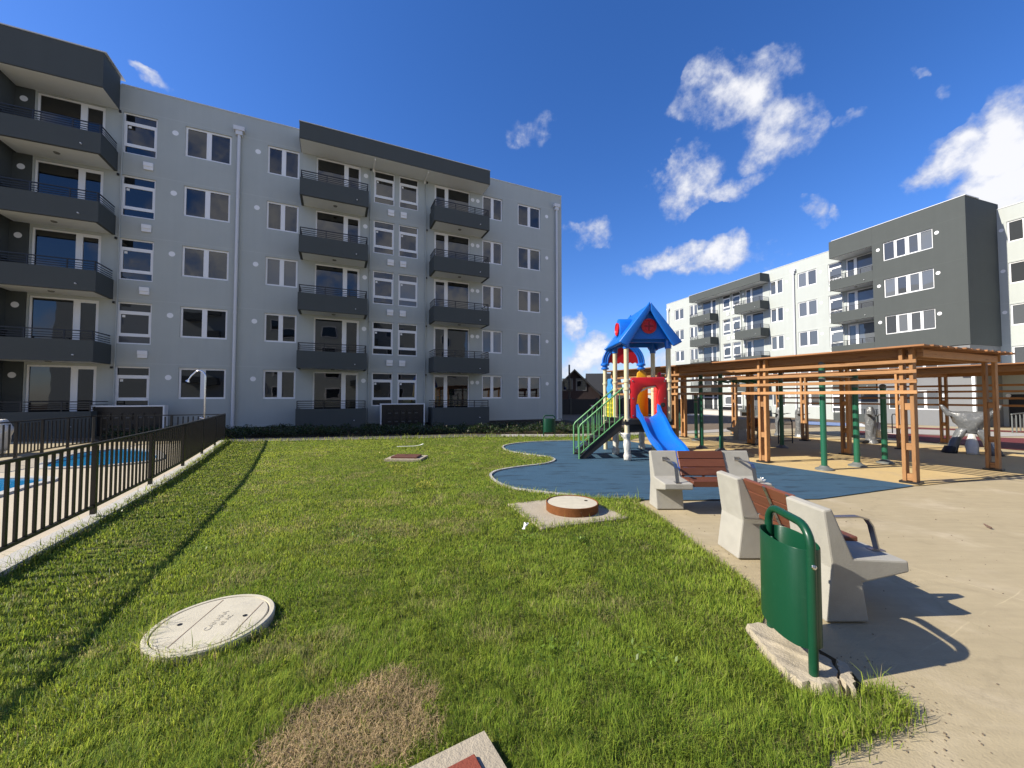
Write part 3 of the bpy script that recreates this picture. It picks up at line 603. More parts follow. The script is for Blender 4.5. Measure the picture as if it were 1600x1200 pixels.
# meter cabinets in front of the ground floor
def meter_cabinet(label, loc, rz):
    t = thing('meter_cabinet', label, 'meter cabinet', loc, rz, 'meter cabinets along the apartment fronts')
    b = MB(); b.box(-.98, .98, -.14, .14, .02, 1.06); b.build('case', 'door_dark', t)
    b = MB(); b.box(-1.03, -.982, -.2, .16, 0, 1.11); b.box(.982, 1.03, -.2, .16, 0, 1.11); b.box(-.98, .98, -.2, .16, 1.062, 1.11); b.build('frame', 'pvc_white', t)
    for i in range(5):
        for j in range(2):
            q = MB(); q.box(-.11, .11, -.175, -.142, -.12, .12); q.box(-.075, .075, -.182, -.176, .02, .08)
            m = q.build('meter', 'black_metal', t, (-.62 + .31 * i, 0, .30 + .40 * j))
            q = MB(); q.box(-.07, .07, -.19, -.183, -.06, -.02); q.build('dial_plate', 'dim_trim', m)
    return t
def on_facade(root, x, y, z=0):
    return (Matrix.Translation(root.location) @ Matrix.Rotation(root.rotation_euler.z, 4, 'Z')) @ Vector((x, y, z))
meter_cabinet('black meter cabinet with white frame standing between the two balcony stacks of the shaded block', on_facade(left, -6.1, -.65, -.03), R(24.7))
meter_cabinet('black meter cabinet partly hidden behind the pool fence', on_facade(left, -15.98, -.65, -.03), R(24.7))
meter_cabinet('black meter cabinet seen through the pergola against the sunlit block', on_facade(right, -7.4, -.7, .05), R(-71.8))

# ------------------------------------------------------------------ neighbours beyond the gap
def far_house(label, x, y, w, d, eave, ridge, rz, ac):
    h = thing('house', label, 'house', (x, y, -.03), rz, 'dark houses beyond the gap')
    b = MB(); b.prism([(-w / 2, 0), (w / 2, 0), (w / 2, eave), (0, ridge - .12), (-w / 2, eave)], 'y', 0, d); b.build('wall', 'house_wall', h)
    for s in (-1, 1):
        b = MB(); nx = w / 2 + .5; sl = (ridge - eave) / (w / 2)
        b.prism([(0, ridge), (s * nx, ridge - sl * nx), (s * nx, ridge - sl * nx - .16), (0, ridge - .16)] if s > 0 else [(0, ridge), (0, ridge - .16), (s * nx, ridge - sl * nx - .16), (s * nx, ridge - sl * nx)], 'y', -.6, d + .5)
        b.build('roof_slope', 'house_roof', h)
    for wx in (-.7, .7) if ac == 0 else (.4,):
        q = MB(); q.box(wx - .55, wx + .55, -.06, -.01, eave + .3, eave + 1.6); f = q.build('window', 'dim_trim', h)
        q = MB(); q.box(wx - .42, wx + .42, -.075, -.062, eave + .42, eave + 1.48); q.build('pane', 'glass_dark', f)
    if ac:
        q = MB(); q.box(-w / 2 + .3, -w / 2 + 1.5, -.4, -.02, 1.9, 2.7); c = q.build('air_conditioner', 'dim_trim', h)
        q = MB(); q.lathe([(.3, 0), (.3, .02)], 16); me = q.mesh('fan_grille'); me.transform(Matrix.Rotation(R(90), 4, 'X')); link('fan_grille', me, 'black_metal', c, (-w / 2 + .9, -.402, 2.3))
    return h
far_house('dark brown gabled house with a pair of small windows, just right of the shaded block', 6.5, 40, 5.2, 12, 1.75, 4.30, R(-6), 0)
far_house('dark house with wide slate roof slope and air conditioner, behind the slide roof posts', 12.3, 46, 6.4, 2.9, 1.5, 4.25, R(82), 1)
def neighbour_fence():
    t = thing('boundary_wall', 'dark concrete boundary wall in front of the dark houses', 'wall', (2.5, 31, -.04), R(6))
    for i in range(7):
        q = MB(); q.box(i * 2.2, i * 2.2 + .16, -.08, .08, 0, 1.35); q.build('wall_post', 'fence_cap', t)
        if i < 6:
            q = MB(); q.box(i * 2.2 + .162, i * 2.2 + 2.198, -.04, .04, 0, 1.25); q.build('wall_panel', 'fence_wall', t)
    return t
neighbour_fence()
t = thing('utility_pole', 'thin dark wooden utility pole in front of the dark gabled house', 'pole', (4.75, 31.8, -.04))
q = MB(); q.tube([(0, 0, 0), (0, 0, 4.1)], [.09, .07], 8); q.build('shaft', 'pole_wood', t)
q = MB(); q.box(-.28, .28, -.12, -.05, 1.9, 2.05); q.box(-.05, .05, -.2, -.10, 2.06, 2.3); q.build('crossarm', 'pole_wood', t)
t = thing('yield_sign', 'small white inverted triangle sign before the dark houses', 'sign', (6.0, 28.5, -.04))
q = MB(); q.tube([(0, 0, 0), (0, 0, .75)], .025, 6); q.build('post', 'grey_cap', t)
q = MB(); q.prism([(-.26, .86), (.26, .86), (0, .40)], 'y', -.04, -.02); f = q.build('sign_border', 'plastic_darkred', t)
q = MB(); q.prism([(-.18, .815), (.18, .815), (0, .50)], 'y', -.05, -.042); q.build('sign_face', 'litter_white', f)
# planter wall along the sunlit block
t = thing('planter_wall', 'low grey concrete planter wall along the foot of the sunlit block', 'wall', right.location, R(-71.8))
q = MB(); q.box(-16.4, -4.4, -2.6, -2.4, .2, .78); q.build('wall_face', 'kerb', t)
q = MB(); q.box(-16.45, -4.35, -2.64, -2.36, .782, .84); q.build('cap', 'path_grey', t)
q = MB(); q.box(-16.4, -4.4, -2.395, -1.3, .2, .66); q.build('planting_soil', 'soil', t)

# ------------------------------------------------------------------ pergolas
PA = Vector((-1.075, 1.98, 0))      # one bay along
def pergola(label, P0, PB, bays, top, rails_near, rails_far, boards, skip_first=False):
    """uprights in pairs with spacer blocks, long beams, end beams, screen rails and roof boards laid lengthwise"""
    t = thing('pergola', label, 'pergola', (P0[0], P0[1], zg(*P0)), 0, 'timber pergolas by the exercise area')
    a = PA.normalized(); bdir = Vector(PB).normalized(); Wd = Vector(PB).length; m = 'wood_pergola'
    for k in range(bays + 1):
        for side in (0, 1):
            c = PA * k + bdir * (Wd * side); gz = zg(P0[0] + c.x, P0[1] + c.y) - zg(*P0)
            for s in (-1, 1):
                q = c + a * (.06 * s)
                plank('upright', (q.x, q.y, gz + .03), (q.x, q.y, top), .05, .11, m, t, up=bdir)
            for z in (.1, .59, 1.24):
                plank('spacer', (c.x - a.x * .0345, c.y - a.y * .0345, gz + z), (c.x + a.x * .0345, c.y + a.y * .0345, gz + z), .10, .11, m, t)
            q = MB(); q.box(-.12, .12, -.10, .10, 0, .035, Matrix.Rotation(math.atan2(a.y, a.x), 4, 'Z')); q.build('base_plate', 'black_metal', t, (c.x, c.y, gz + .002))
    for k in range(bays):
        for side, rails in ((0, rails_near), (1, rails_far)):
            for z in rails:
                o = -.087 if side == 0 else .087
                p0 = PA * k + bdir * (Wd * side + o); p1 = PA * (k + 1) + bdir * (Wd * side + o)
                if k == 0: p0 = p0 - a * .14
                g0 = a * (.002 if k else 0)
                plank('screen_rail', (p0 + g0) + Vector((0, 0, z)), p1 + Vector((0, 0, z)), .032, .058, m, t)
        for side in (0, 1):
            for o in ((.082,), (-.082,))[side]:
                p0 = PA * k + bdir * (Wd * side + o); p1 = PA * (k + 1) + bdir * (Wd * side + o)
                if k == 0: p0 = p0 - a * .16
                plank('beam', p0 + a * .001 + Vector((0, 0, top - .075)), p1 + Vector((0, 0, top - .075)), .036, .13, m, t)
    for k in range(bays + 1):
        for s in (-.12, .12):
            p0 = PA * k + bdir * .11 + a * s; p1 = PA * k + bdir * (Wd - .11) + a * s
            plank('cross_beam', p0 + Vector((0, 0, top - .085)), p1 + Vector((0, 0, top - .085)), .036, .12, m, t)
    n = boards; pitch = (Wd + .44) / n
    for i in range(n):
        u = -.22 + pitch * (i + .5)
        for k in range(bays):
            p0 = PA * k + bdir * u; p1 = PA * (k + 1) + bdir * u
            if k == 0: p0 = p0 - a * (.28 + random.uniform(-.012, .012))
            if k == bays - 1: p1 = p1 + a * .26
            z = top + .002 + .018 + .006 * (i % 2) + random.uniform(-.0015, .0015)
            plank('roof_board', p0 + Vector((0, 0, z)) + a * .002, p1 + Vector((0, 0, z)), round(pitch - .016, 3), .03, 'wood_roof', t)
    return t
pergola('long near timber pergola with slatted screen facing the blue playground surface', (6.475, 6.276), (2.69, 1.08, 0), 3, 2.19, (1.975, 1.81, 1.65, 1.475), (), 13)
pergola('second timber pergola further right, beside the dark red track, half hidden behind the near one', (11.48, 8.32), (2.45, 1.15, 0), 3, 2.12, (), (1.72, 1.55, 1.36, 1.16), 11)

# ------------------------------------------------------------------ exercise equipment
def flange(b, x, y, g):
    b.lathe([(.15, 0), (.145, .03), (.085, .055), (.065, .085), (.058, .085)], 16, (x, y, g))
def gym_post(t, x, y, h, cap=True):
    q = MB(); q.lathe([(.05, .05), (.05, h)], 14, (x, y, 0)); p = q.build('post', 'green_post', t, smooth=True)
    q = MB(); flange(q, x, y, 0); q.build('flange', 'grey_cap', p, smooth=True)
    if cap:
        q = MB(); q.lathe([(.058, h - .03), (.06, h + .02), (.05, h + .05), (.028, h + .068), (.0, h + .072)], 14, (x, y, 0)); q.build('cap', 'grey_cap', p, smooth=True)
    for z in (h * .86, h * .93):
        q = MB(); q.lathe([(.057, z - .025), (.057, z + .025)], 14, (x, y, 0)); q.build('clamp', 'grey_cap', p, smooth=True)
t = thing('pull_up_station', 'pull-up station of three stepped green posts beside the blue surface', 'exercise station', (5.98, 7.4, 0), 0, 'green exercise stations')
for (x, y), h in (((0, 0), 2.02), ((.97, .38), 1.88), ((1.89, .75), 1.60)): gym_post(t, x, y, h)
for (x0, y0), (x1, y1), z in (((0, 0), (.97, .38), 1.80), ((.97, .38), (1.89, .75), 1.50)):
    q = MB(); q.tube([(x0, y0, z), (x1, y1, z)], .017, 8); q.build('bar', 'steel', t)
t = thing('monkey_bars', 'monkey bars on four green posts inside the near pergola', 'exercise station', (5.40, 9.95, 0), 0, 'green exercise stations')
cs = [(0, 0), (-.25, .52), (2.0, .62), (1.75, 1.14)]
for c in cs: gym_post(t, *c, 2.0)
for (a_, b_) in ((0, 2), (1, 3)):
    q = MB(); q.tube([(*cs[a_], 1.88), (*cs[b_], 1.88)], .02, 8); q.build('side_rail', 'green_post', t)
zig = []
for i in range(13):
    f = i / 12; c0 = Vector(cs[0]).lerp(Vector(cs[2]), f); c1 = Vector(cs[1]).lerp(Vector(cs[3]), f); zig.append((*(c0.lerp(c1, .5 + (.4 if i % 2 else -.4))), 1.88 - (.0 if i % 2 else .12)))
q = MB(); q.tube(zig, .014, 6); q.build('zigzag_rung', 'green_post', t)
t = thing('push_up_bar', 'low bar between two dark green posts at the far end of the pergola', 'exercise station', (5.88, 12.3, 0), 0, 'green exercise stations')
for c in ((0, 0), (.98, .35)): gym_post(t, *c, 1.44, True)
q = MB(); q.tube([(0, 0, 1.38), (.98, .35, 1.38)], .018, 8); q.build('bar', 'steel', t)

def wrap_blob(b, rings, n=26, amp=.10, seed=0):
    rg = random.Random(seed); ph = [rg.uniform(0, 6.28) for _ in range(8)]
    out = []
    for k, (x, y, z, rx, ry) in enumerate(rings):
        r = []
        for j in range(n):
            t = 2 * math.pi * j / n
            f = 1 + amp * (math.sin(3 * t + ph[0] + z * 7) * .5 + math.sin(5 * t + ph[1] - z * 11) * .5 + math.sin(9 * t + ph[2] + z * 17) * .45 + math.sin(13 * t + ph[3]) * .25) + rg.gauss(0, amp * .22)
            r.append((x + rx * f * math.cos(t), y + ry * f * math.sin(t), z + rg.gauss(0, .008)))
        out.append(r)
    b.ring_loft(out)
def fill(keys, n):
    o = []
    for a, b in zip(keys[:-1], keys[1:]):
        for k in range(n): o.append(tuple(p + (q - p) * k / n for p, q in zip(a, b)))
    o.append(keys[-1]); return o
def wrapped(label, x, y, rz, kind, s=1):
    t = thing('exercise_machine', label, 'exercise machine', (x, y, zg(x, y)), rz, 'exercise machines still wrapped in grey plastic'); t.scale = (s, s, s)
    if kind == 'wide':
        q = MB(); wrap_blob(q, fill([(0, 0, .50, .16, .10), (0, 0, .64, .20, .15), (0, 0, .82, .30, .17), (0, 0, .98, .39, .13), (0, 0, 1.02, .40, .06)], 4), seed=3); q.build('plastic_wrap', 'wrap_grey', t, smooth='all')
        for sx in (-1, 1):
            q = MB(); wrap_blob(q, fill([(sx * .34, 0, .0, .10, .2), (sx * .26, 0, .3, .085, .14), (sx * .12, 0, .60, .10, .12)], 4), seed=5 + sx); q.build('wrapped_leg', 'wrap_grey', t, smooth='all')
            q = MB(); wrap_blob(q, fill([(sx * .36, 0, 0, .14, .22), (sx * .32, 0, .17, .115, .17)], 3), seed=9 + sx, amp=.05); q.build('black_foot', 'step_black', t, smooth='all')
            q = MB(); wrap_blob(q, fill([(sx * .30, 0, .90, .08, .08), (sx * .40, 0, 1.06, .055, .06), (sx * .46, 0, 1.17, .03, .03)], 4), seed=12 + sx); q.build('handle_wrap', 'wrap_grey', t, smooth='all')
        q = MB(); wrap_blob(q, fill([(0, -.12, 0, .10, .09), (0, -.11, .22, .11, .09), (0, -.08, .48, .05, .05)], 4), seed=30); q.build('pedal_wrap', 'wrap_clear', t, smooth='all')
    else:
        q = MB(); wrap_blob(q, fill([(0, 0, 0, .17, .17), (0, 0, .12, .12, .12), (.0, 0, .55, .14, .12), (0, 0, .8, .12, .12), (0, 0, .98, .10, .1), (0, 0, 1.1, .06, .06)], 5), seed=int(x * 9)); q.build('plastic_wrap', 'wrap_grey', t, smooth='all')
        for sx in (-1, 1):
            q = MB(); wrap_blob(q, fill([(sx * .02, 0, .78, .05, .05), (sx * .16, -.1, .86, .045, .045), (sx * .30, -.16, .88, .03, .03)], 4), seed=40 + sx); q.build('handle_wrap', 'wrap_grey', t, smooth='all')
        if kind == 'bike':
            q = MB(); wrap_blob(q, fill([(.3, 0, .18, .09, .1), (.30, 0, .40, .16, .16), (.30, 0, .62, .08, .1)], 4), seed=50); q.build('seat_wrap', 'wrap_clear', t, smooth='all')
            q = MB(); q.box(-.35, .45, -.05, .05, .02, .10); q.build('base_rail', 'step_black', t)
    return t
wrapped('largest wrapped machine, like two trouser legs, right of the near pergola', 11.25, 9.45, R(-42), 'wide', 1.02)
wrapped('wrapped exercise bike behind the middle pull-up post', 10.8, 11.6, R(10), 'bike', 1.0)
wrapped('slim wrapped machine just left of a dark pergola post, in front of the sunlit block', 10.0, 13.4, R(20), 'slim', .93)
wrapped('wrapped machine furthest left, seen past the black tubular frame', 9.65, 13.9, R(-20), 'slim', .93)
t = thing('tubular_frame', 'black tubular frame with crossbars under the near pergola', 'frame', (7.95, 11.5, zg(7.95, 11.5)), R(12))
q = MB()
for x in (0, .5): q.tube([(x + (.0), 0, 0), (x, 0, .62), (x + (.05 if x == 0 else -.05), 0, .74)], .017, 8)
q.tube([(.05, 0, .74), (.45, 0, .74)], .017, 8); q.build('hoop', 'black_metal', t)
for z in (.58, .22, .08):
    q = MB(); q.tube([(.01, 0, z), (.49, 0, z)], .014, 8); q.build('crossbar', 'black_metal', t)
t = thing('hoop_stand', 'black hoop stand on the red band beyond the track', 'stand', (15.2, 15.3, zg(15.2, 15.3)), R(20))
q = MB(); q.tube([(-.16, 0, 0), (-.16, 0, .70), (-.12, 0, .78), (.08, 0, .78), (.13, 0, .70), (.13, 0, .0)], .02, 8); q.build('hoop', 'black_metal', t)
q = MB(); q.box(-.25, .25, -.15, .15, 0, .03); q.build('foot', 'kerb', t)
t = thing('handrail', 'grey steel handrail beside the entrance of the sunlit block', 'handrail', (22.6, 17.4, zg(22.6, 17.4)), R(30))
for x in (0, .9, 1.8, 2.7):
    q = MB(); q.tube([(x, 0, 0), (x, 0, .82)], .025, 8); q.build('post', 'grey_cap', t)
q = MB(); q.tube([(-.1, 0, .85), (2.8, 0, .85)], .028, 8); q.build('top_rail', 'grey_cap', t)

# ------------------------------------------------------------------ climbing tower with slide
def playset():
    ox, oy = 2.53, 8.48
    t = thing('play_tower', 'colourful play tower with blue house roof, green stair and blue slide', 'playground', (ox, oy, .006))
    S = .93
    posts = [(0, 0, 2.53, 1), (S, 0, 2.53, 1), (0, S, 2.53, 1), (S, S, 2.53, 0), (-.03, 1.82, 2.14, 0), (S + .01, 1.82, 2.14, 1)]
    for i, (x, y, h, wrap) in enumerate(posts):
        q = MB(); q.lathe([(.052, 0), (.052, h)], 18, (x, y, 0)); p = q.build('post', 'plastic_cream', t, smooth=True)
        q = MB()
        for z in (.88, 1.56 if h > 2.3 else 1.2, 1.74):
            q.lathe([(.054, z - .03), (.066, z - .022), (.066, z + .022), (.054, z + .03)], 18, (x, y, 0))
        q.build('collar', 'plastic_cream', p, smooth=True)
        if wrap:
            q = MB(); wrap_blob(q, fill([(x, y, 0, .075, .075), (x, y, .1, .085, .085), (x, y, .16, .062, .062), (x, y, .34, .078, .078), (x, y, .46, .066, .066), (x - .02, y, .53, .095, .085), (x - .03, y, .60, .10, .085)], 3), n=18, amp=.09, seed=60 + i)
            q.build('plastic_wrap', 'wrap_clear', p, smooth='all')
            if i == 0:
                q = MB(); q.ring_loft([[(x - .03, y - .05, .50), (x - .03, y + .05, .52), (x - .02, y, .46)], [(x - .17, y - .05, .60), (x - .14, y + .06, .63), (x - .15, y, .56)]]); q.build('loose_wrap', 'wrap_clear', p)
    # decks
    q = MB(); q.box(-.06, S + .06, -.06, S + .06, .78, .90); q.build('deck', 'step_black', t, bevel=.01)
    q = MB(); q.box(-.06, S + .06, S + .065, 1.88, .78, .88); q.build('deck', 'step_black', t, bevel=.01)
    for z in (.62,):
        q = MB(); q.box(.0, S, -.02, .04, z, .778); q.build('deck_skirt', 'step_black', t)
    # stair
    y0, y1 = .22, .90; xb, zb = -1.0, .0
    n = 5
    for s, y in ((0, y0), (1, y1)):
        q = MB(); q.prism([(-1.04, 0), (-.88, 0), (-.06, .66), (-.06, .90), (-.12, .90)], 'y', y - .03, y + .03); q.build('stringer', 'step_black', t)
    for i in range(n):
        f = (i + .5) / n; x = -1.0 + .92 * f; z = .02 + .86 * f
        q = MB(); q.box(x - .10, x + .12, y0 + .031, y1 - .031, z - .02, z + .02); q.build('stair_tread', 'step_black', t)
    for s, y in ((0, y0 - .035), (1, y1 + .035)):
        q = MB(); lo0, hi0 = (-1.02, .0), (-.02, .90)
        q.tube([(-1.02, y, .0), (-1.02, y, .70), (-.98, y, .77), (-.02, y, 1.60)], .018, 10)
        q.tube([(-1.0, y, .12), (-.02, y, .95)], .013, 8); h = q.build('stair_rail', 'rail_green', t, smooth=True)
        for i in range(8):
            f = (i + .7) / 8.4; x = -1.0 + .98 * f
            q = MB(); q.tube([(x, y, .12 + .83 * f + .0), (x, y, .75 + .83 * f)], .010, 8); q.build('baluster', 'rail_green', h, smooth=True)
    # house roof: two thick slopes, barge edge, gables with round windows, dormer
    ax, az, ex, ez = S / 2, 3.43, .66, 2.60
    ya, yb = -.20, S + .20
    for s in (-1, 1):
        e = (ax + s * ex, ez); th = .085
        dx, dz = e[0] - ax, e[1] - az; L = math.hypot(dx, dz); nx, nz = -dz / L * s * -1, dx / L * s * -1
        nrm = Vector((dz / L, -dx / L)) * (-1 if s > 0 else 1)      # inward normal
        if nrm.y > 0: nrm = -nrm
        poly = [(ax, az), e, (e[0] + nrm.x * th, e[1] + nrm.y * th), (ax, az + nrm.y * th * 1.5)]
        if s < 0: poly = poly[::-1]
        q = MB(); q.prism(poly, 'y', ya, yb); q.build('roof_slope', 'plastic_blue', t, bevel=.03, seg=3, smooth=True)
        for y in (ya - .035, yb - .035):
            q = MB(); pl = [(ax, az + .04), (e[0] + dx / L * .05, e[1] + dz / L * .05 + .02), (e[0] + nrm.x * .19 - dx / L * .02, e[1] + nrm.y * .19), (ax, az + nrm.y * .19 * 1.4)]
            if s < 0: pl = pl[::-1]
            q.prism(pl, 'y', y, y + .07); q.build('barge_board', 'plastic_blue', t, bevel=.028, seg=3, smooth=True)
    for y, sg in ((ya + .09, -1), (yb - .13, 1)):
        q = MB(); q.prism([(ax - ex + .14, ez + .06), (ax + ex - .14, ez + .06), (ax, az - .14)], 'y', y, y + .04); q.build('gable', 'plastic_blue', t)
        wme = MB(); wme.lathe([(.165, 0), (.165, .03), (.13, .036), (.12, .022), (.0, .022)], 24); me = wme.mesh('roof_window', smooth=True); me.transform(Matrix.Rotation(R(90), 4, 'X'))
        w = link('roof_window', me, 'plastic_red', t, (ax, y + (-.001 if sg < 0 else .041), ez + .34), rot=(0, 0, 0 if sg < 0 else math.pi))
        q = MB(); q.box(-.10, .10, -.027, -.023, -.012, .012); q.box(-.012, .012, -.0275, -.0235, -.10, .10); q.build('window_cross', 'plastic_darkred', w)
    # dormers on each slope
    for s in (-1, 1):
        xf = ax + s * .52; zc = 3.0
        pr = [(yc, zz) for yc, zz in ((S / 2 - .20, zc - .26), (S / 2 + .20, zc - .26), (S / 2 + .20, zc), (S / 2 + .13, zc + .15), (S / 2, zc + .22), (S / 2 - .13, zc + .15), (S / 2 - .20, zc))]
        q = MB(); q.prism(pr, 'x', min(xf, ax + s * .05), max(xf, ax + s * .05)); d = q.build('dormer', 'plastic_blue', t, bevel=.025, seg=2, smooth=True)
        wme = MB(); wme.lathe([(.15, 0), (.15, .03), (.12, .036), (.11, .022), (.0, .022)], 24); me = wme.mesh('dormer_window', smooth=True); me.transform(Matrix.Rotation(R(90) * s, 4, 'Y'))
        link('dormer_window', me, 'plastic_red', d, (xf + s * .001, S / 2, zc - .03))
    # roof sockets on the posts
    for x, y in ((0, 0), (S, 0), (0, S), (S, S)):
        q = MB(); q.lathe([(.068, 2.46), (.072, 2.56), (.085, 2.74)], 16, (x, y, 0)); q.build('roof_socket', 'plastic_blue', t, smooth=True)
    for y in (.02, S - .06):
        q = MB(); q.box(.0, S, y, y + .04, 2.60, 2.70); q.build('roof_tie', 'plastic_blue', t)
    # entry arch with awning on the rear pair of posts
    yA = 1.82; cxm = (S - .02) / 2; ra = S / 2 + .02
    arcs = [[(cxm + r * math.cos(math.pi * k / 20), 0, 2.30 + r * 1.02 * math.sin(math.pi * k / 20)) for k in range(21)] for r in (ra + .07, ra, ra - .07)]
    for off, rr in ((.0, .058), (-.058, .03), (.062, .03)):
        q = MB(); q.tube([(x + off * math.cos(math.pi * k / 20), yA - (.03 if off else 0), z + off * math.sin(math.pi * k / 20)) for k, (x, _, z) in enumerate(arcs[1])], rr, 10); q.build('arch_rib', 'plastic_blue', t, smooth=True)
    for x in (-.03, S + .01):
        q = MB(); q.lathe([(.06, 2.12), (.10, 2.13), (.10, 2.17), (.07, 2.18), (.07, 2.22), (.115, 2.23), (.115, 2.28), (.08, 2.30)], 18, (x, yA, 0)); q.build('arch_capital', 'plastic_blue', t, smooth=True)
    pts = [(cxm + (ra - .03) * math.cos(math.pi * k / 20), 2.33 + (ra - .03) * math.sin(math.pi * k / 20)) for k in range(21)]
    lo = []
    for k in range(25):
        f = k / 24; lo.append((cxm - (ra - .03) + 2 * (ra - .03) * f, 2.30 + .018 * math.cos(f * math.pi * 14)))
    q = MB(); q.prism(pts + lo[1:-1], 'y', yA - .02, yA + .02); q.build('awning', 'plastic_red', t)
    # red doorway panel on the slide side
    q = MB(); z0, z1 = .92, 1.83
    q.prism([(.08, z0), (.22, z0), (.20, 1.2), (.235, 1.42), (.36, 1.60), (.62, 1.64), (.70, 1.56), (.66, 1.38), (.69, 1.2), (.63, 1.06), (.70, z0), (.865, z0), (.865, 1.74), (.82, z1), (.12, z1 - .01), (.07, z1 - .06)], 'y', -.055, .04)
    q.build('doorway_panel', 'plastic_red', t, bevel=.018, seg=2, smooth=True)
    for bx, bz in ((.12, .98), (.12, 1.36), (.12, 1.74), (.82, .98), (.82, 1.36), (.82, 1.74)):
        q = MB(); q.lathe([(.016, 0), (.014, .008), (0, .011)], 10); me = q.mesh('bolt', smooth=True); me.transform(Matrix.Rotation(R(90), 4, 'X')); link('bolt', me, 'steel', t, (bx, -.0545, bz))
    q = MB(); q.tube([(.30, -.02, 1.52), (.46, -.02, 1.60), (.62, -.02, 1.62)], .02, 8); q.build('grab_bar', 'plastic_cream', t, smooth=True)
    q = MB(); q.lathe([(.05, 0), (.05, .02), (.03, .025), (0, .02)], 16); me = q.mesh('spinner', smooth=True); me.transform(Matrix.Rotation(R(90), 4, 'X')); link('spinner', me, 'step_black', t, (.775, -.056, 1.22))
    # side and rear panels
    q = MB(); q.prism([(.08, .92), (.86, .92), (.86, 1.62), (.70, 1.76), (.62, 1.95), (.50, 1.98), (.44, 1.8), (.10, 1.6)], 'x', S - .02, S + .03); q.build('side_panel', 'plastic_red', t, bevel=.015, seg=2, smooth=True)
    q = MB(); q.prism([(.40, .90), (.80, .90), (.80, 1.75), (.76, 1.98), (.64, 2.06), (.54, 1.98), (.52, 1.75), (.42, 1.55)], 'y', S - .02, S + .03); q.build('rear_panel', 'plastic_yellow', t, bevel=.015, seg=2, smooth=True)
    # yellow lattice panel with blue flower head on the stair side
    q = MB(); ya_, yb_ = S + .13, 1.72
    for k in range(6): y = ya_ + (yb_ - ya_) * k / 5; q.box(-.03, .01, y - .022, y + .022, .62, 1.38)
    for k in range(7): z = .64 + .118 * k; q.box(-.034, .014, ya_ - .02, yb_ + .02, z - .018, z + .018)
    q.build('lattice_panel', 'lattice_yellow', t)
    q = MB(); rg = []
    fl = [((ya_ + yb_) / 2 + (.21 + .045 * math.cos(6 * a)) * math.cos(a), 1.60 + (.26 + .03 * math.cos(6 * a)) * math.sin(a)) for a in [2 * math.pi * k / 48 for k in range(48)]]
    q.prism(fl, 'x', -.04, .015); q.build('flower_panel', 'plastic_skyblue', t, bevel=.008, seg=1)
    q = MB(); q.lathe([(.06, -.04), (.22, 0), (.2, .06), (.0, .07)], 16, (-.12, 1.3, .50)); q.build('climbing_step', 'plastic_skyblue', t, smooth=True)
    # wavy slide
    st = []
    N = 30
    for k in range(N + 1):
        f = k / N; y = -.03 - 1.62 * f
        z = .96 * (1 - f) + .14 * f + .055 * math.sin(f * math.pi * 3.1) * (1 - f * .4); 
        if f > .86: z = max(z, .13)
        lip = .15 + (.13 * max(0, 1 - f / .10) if f < .10 else 0) - .03 * f
        w = .265; x = .45
        th = .03
        prof = [(-w, lip), (-w + .055, lip), (-w + .075, .06), (-.10, .01), (0, 0), (.10, .01), (w - .075, .06), (w - .055, lip), (w, lip), (w - .01, -.0), (w - .06, -th), (0, -th - .012), (-w + .06, -th), (-w + .01, 0)]
        st.append([(x + px, y, z + pz) for px, pz in prof])
    q = MB(); q.ring_loft(st); q.build('slide', 'plastic_blue', t, smooth=True)
    return t
playset()

# ------------------------------------------------------------------ benches
def bench(label, loc, rz, ribbon=False):
    t = thing('bench', label, 'bench', loc, rz, 'concrete and timber benches')
    prof = [(0, 0), (.27, 0), (.235, .24), (.53, .305), (.525, .375), (.185, .39), (.055, .70), (0, .687), (.045, .33)]
    Lb = 1.27
    for x0, x1 in ((0, .34), (Lb - .34, Lb)):
        q = MB(); q.prism([(-u, z) for u, z in prof], 'x', x0, x1); q.build('end_block', 'concrete_bench', t, bevel=.012, seg=2)
    xa, xb = .342, Lb - .342
    d = Vector((0, -.185 + .055, .39 - .70)).normalized(); nrm = Vector((0, d.z, -d.y)).normalized()      # along the back slope
    for k in range(3):
        c = Vector((0, -.075, .695)) + d * (.052 + .1075 * k) + Vector((0, .012, 0))
        plank('back_slat', (xa, c.y, c.z), (xb, c.y, c.z), .03, .103, 'wood_bench', t, up=-d, bevel=.006)
    for k in range(3):
        y = -.235 - .115 * k
        plank('seat_slat', (xa, y, .372 - .002 * k), (xb, y, .372 - .002 * k), .106, .034 if k < 2 else .07, 'wood_bench', t, bevel=.006)
    for x in (xa + .035, Lb / 2):
        a = Vector((x, -.075 + .034, .69)); e = a + d * .37
        q = MB(); q.bar(a, e, .006, .034, up=(1, 0, 0)); 
        for k in range(6):
            p = a.lerp(e, (k + .5) / 6); q.box(p.x - .006, p.x + .006, p.y + .004, p.y + .009, p.z - .006, p.z + .006)
        q.build('strap', 'steel', t)
    q = MB(); q.bar((xa + .03, -.05, .36), (xa + .03, -.45, .335), .03, .006); q.bar((xb - .03, -.05, .36), (xb - .03, -.45, .335), .03, .006); q.build('seat_bracket', 'steel', t)
    for x in (.17, Lb - .17):
        q = MB()
        pts = [(-.08, .595), (-.36, .60), (-.42, .585), (-.45, .54), (-.485, .385)]
        for (y0, z0), (y1, z1) in zip(pts[:-1], pts[1:]):
            q.bar((x, y0, z0), (x, y1, z1), .042, .009)
        q.box(x - .03, x + .03, -.11, -.085, .565, .625); q.box(x - .03, x + .03, -.52, -.44, .372, .384)
        q.build('armrest', 'steel', t)
    return t
bench('concrete and timber bench seen from the front, backing onto the blue surface', (1.80, 5.09, 0), 0)
bench('concrete and timber bench seen from behind, next to the green litter bin', (1.95, 2.43, 0), R(90))
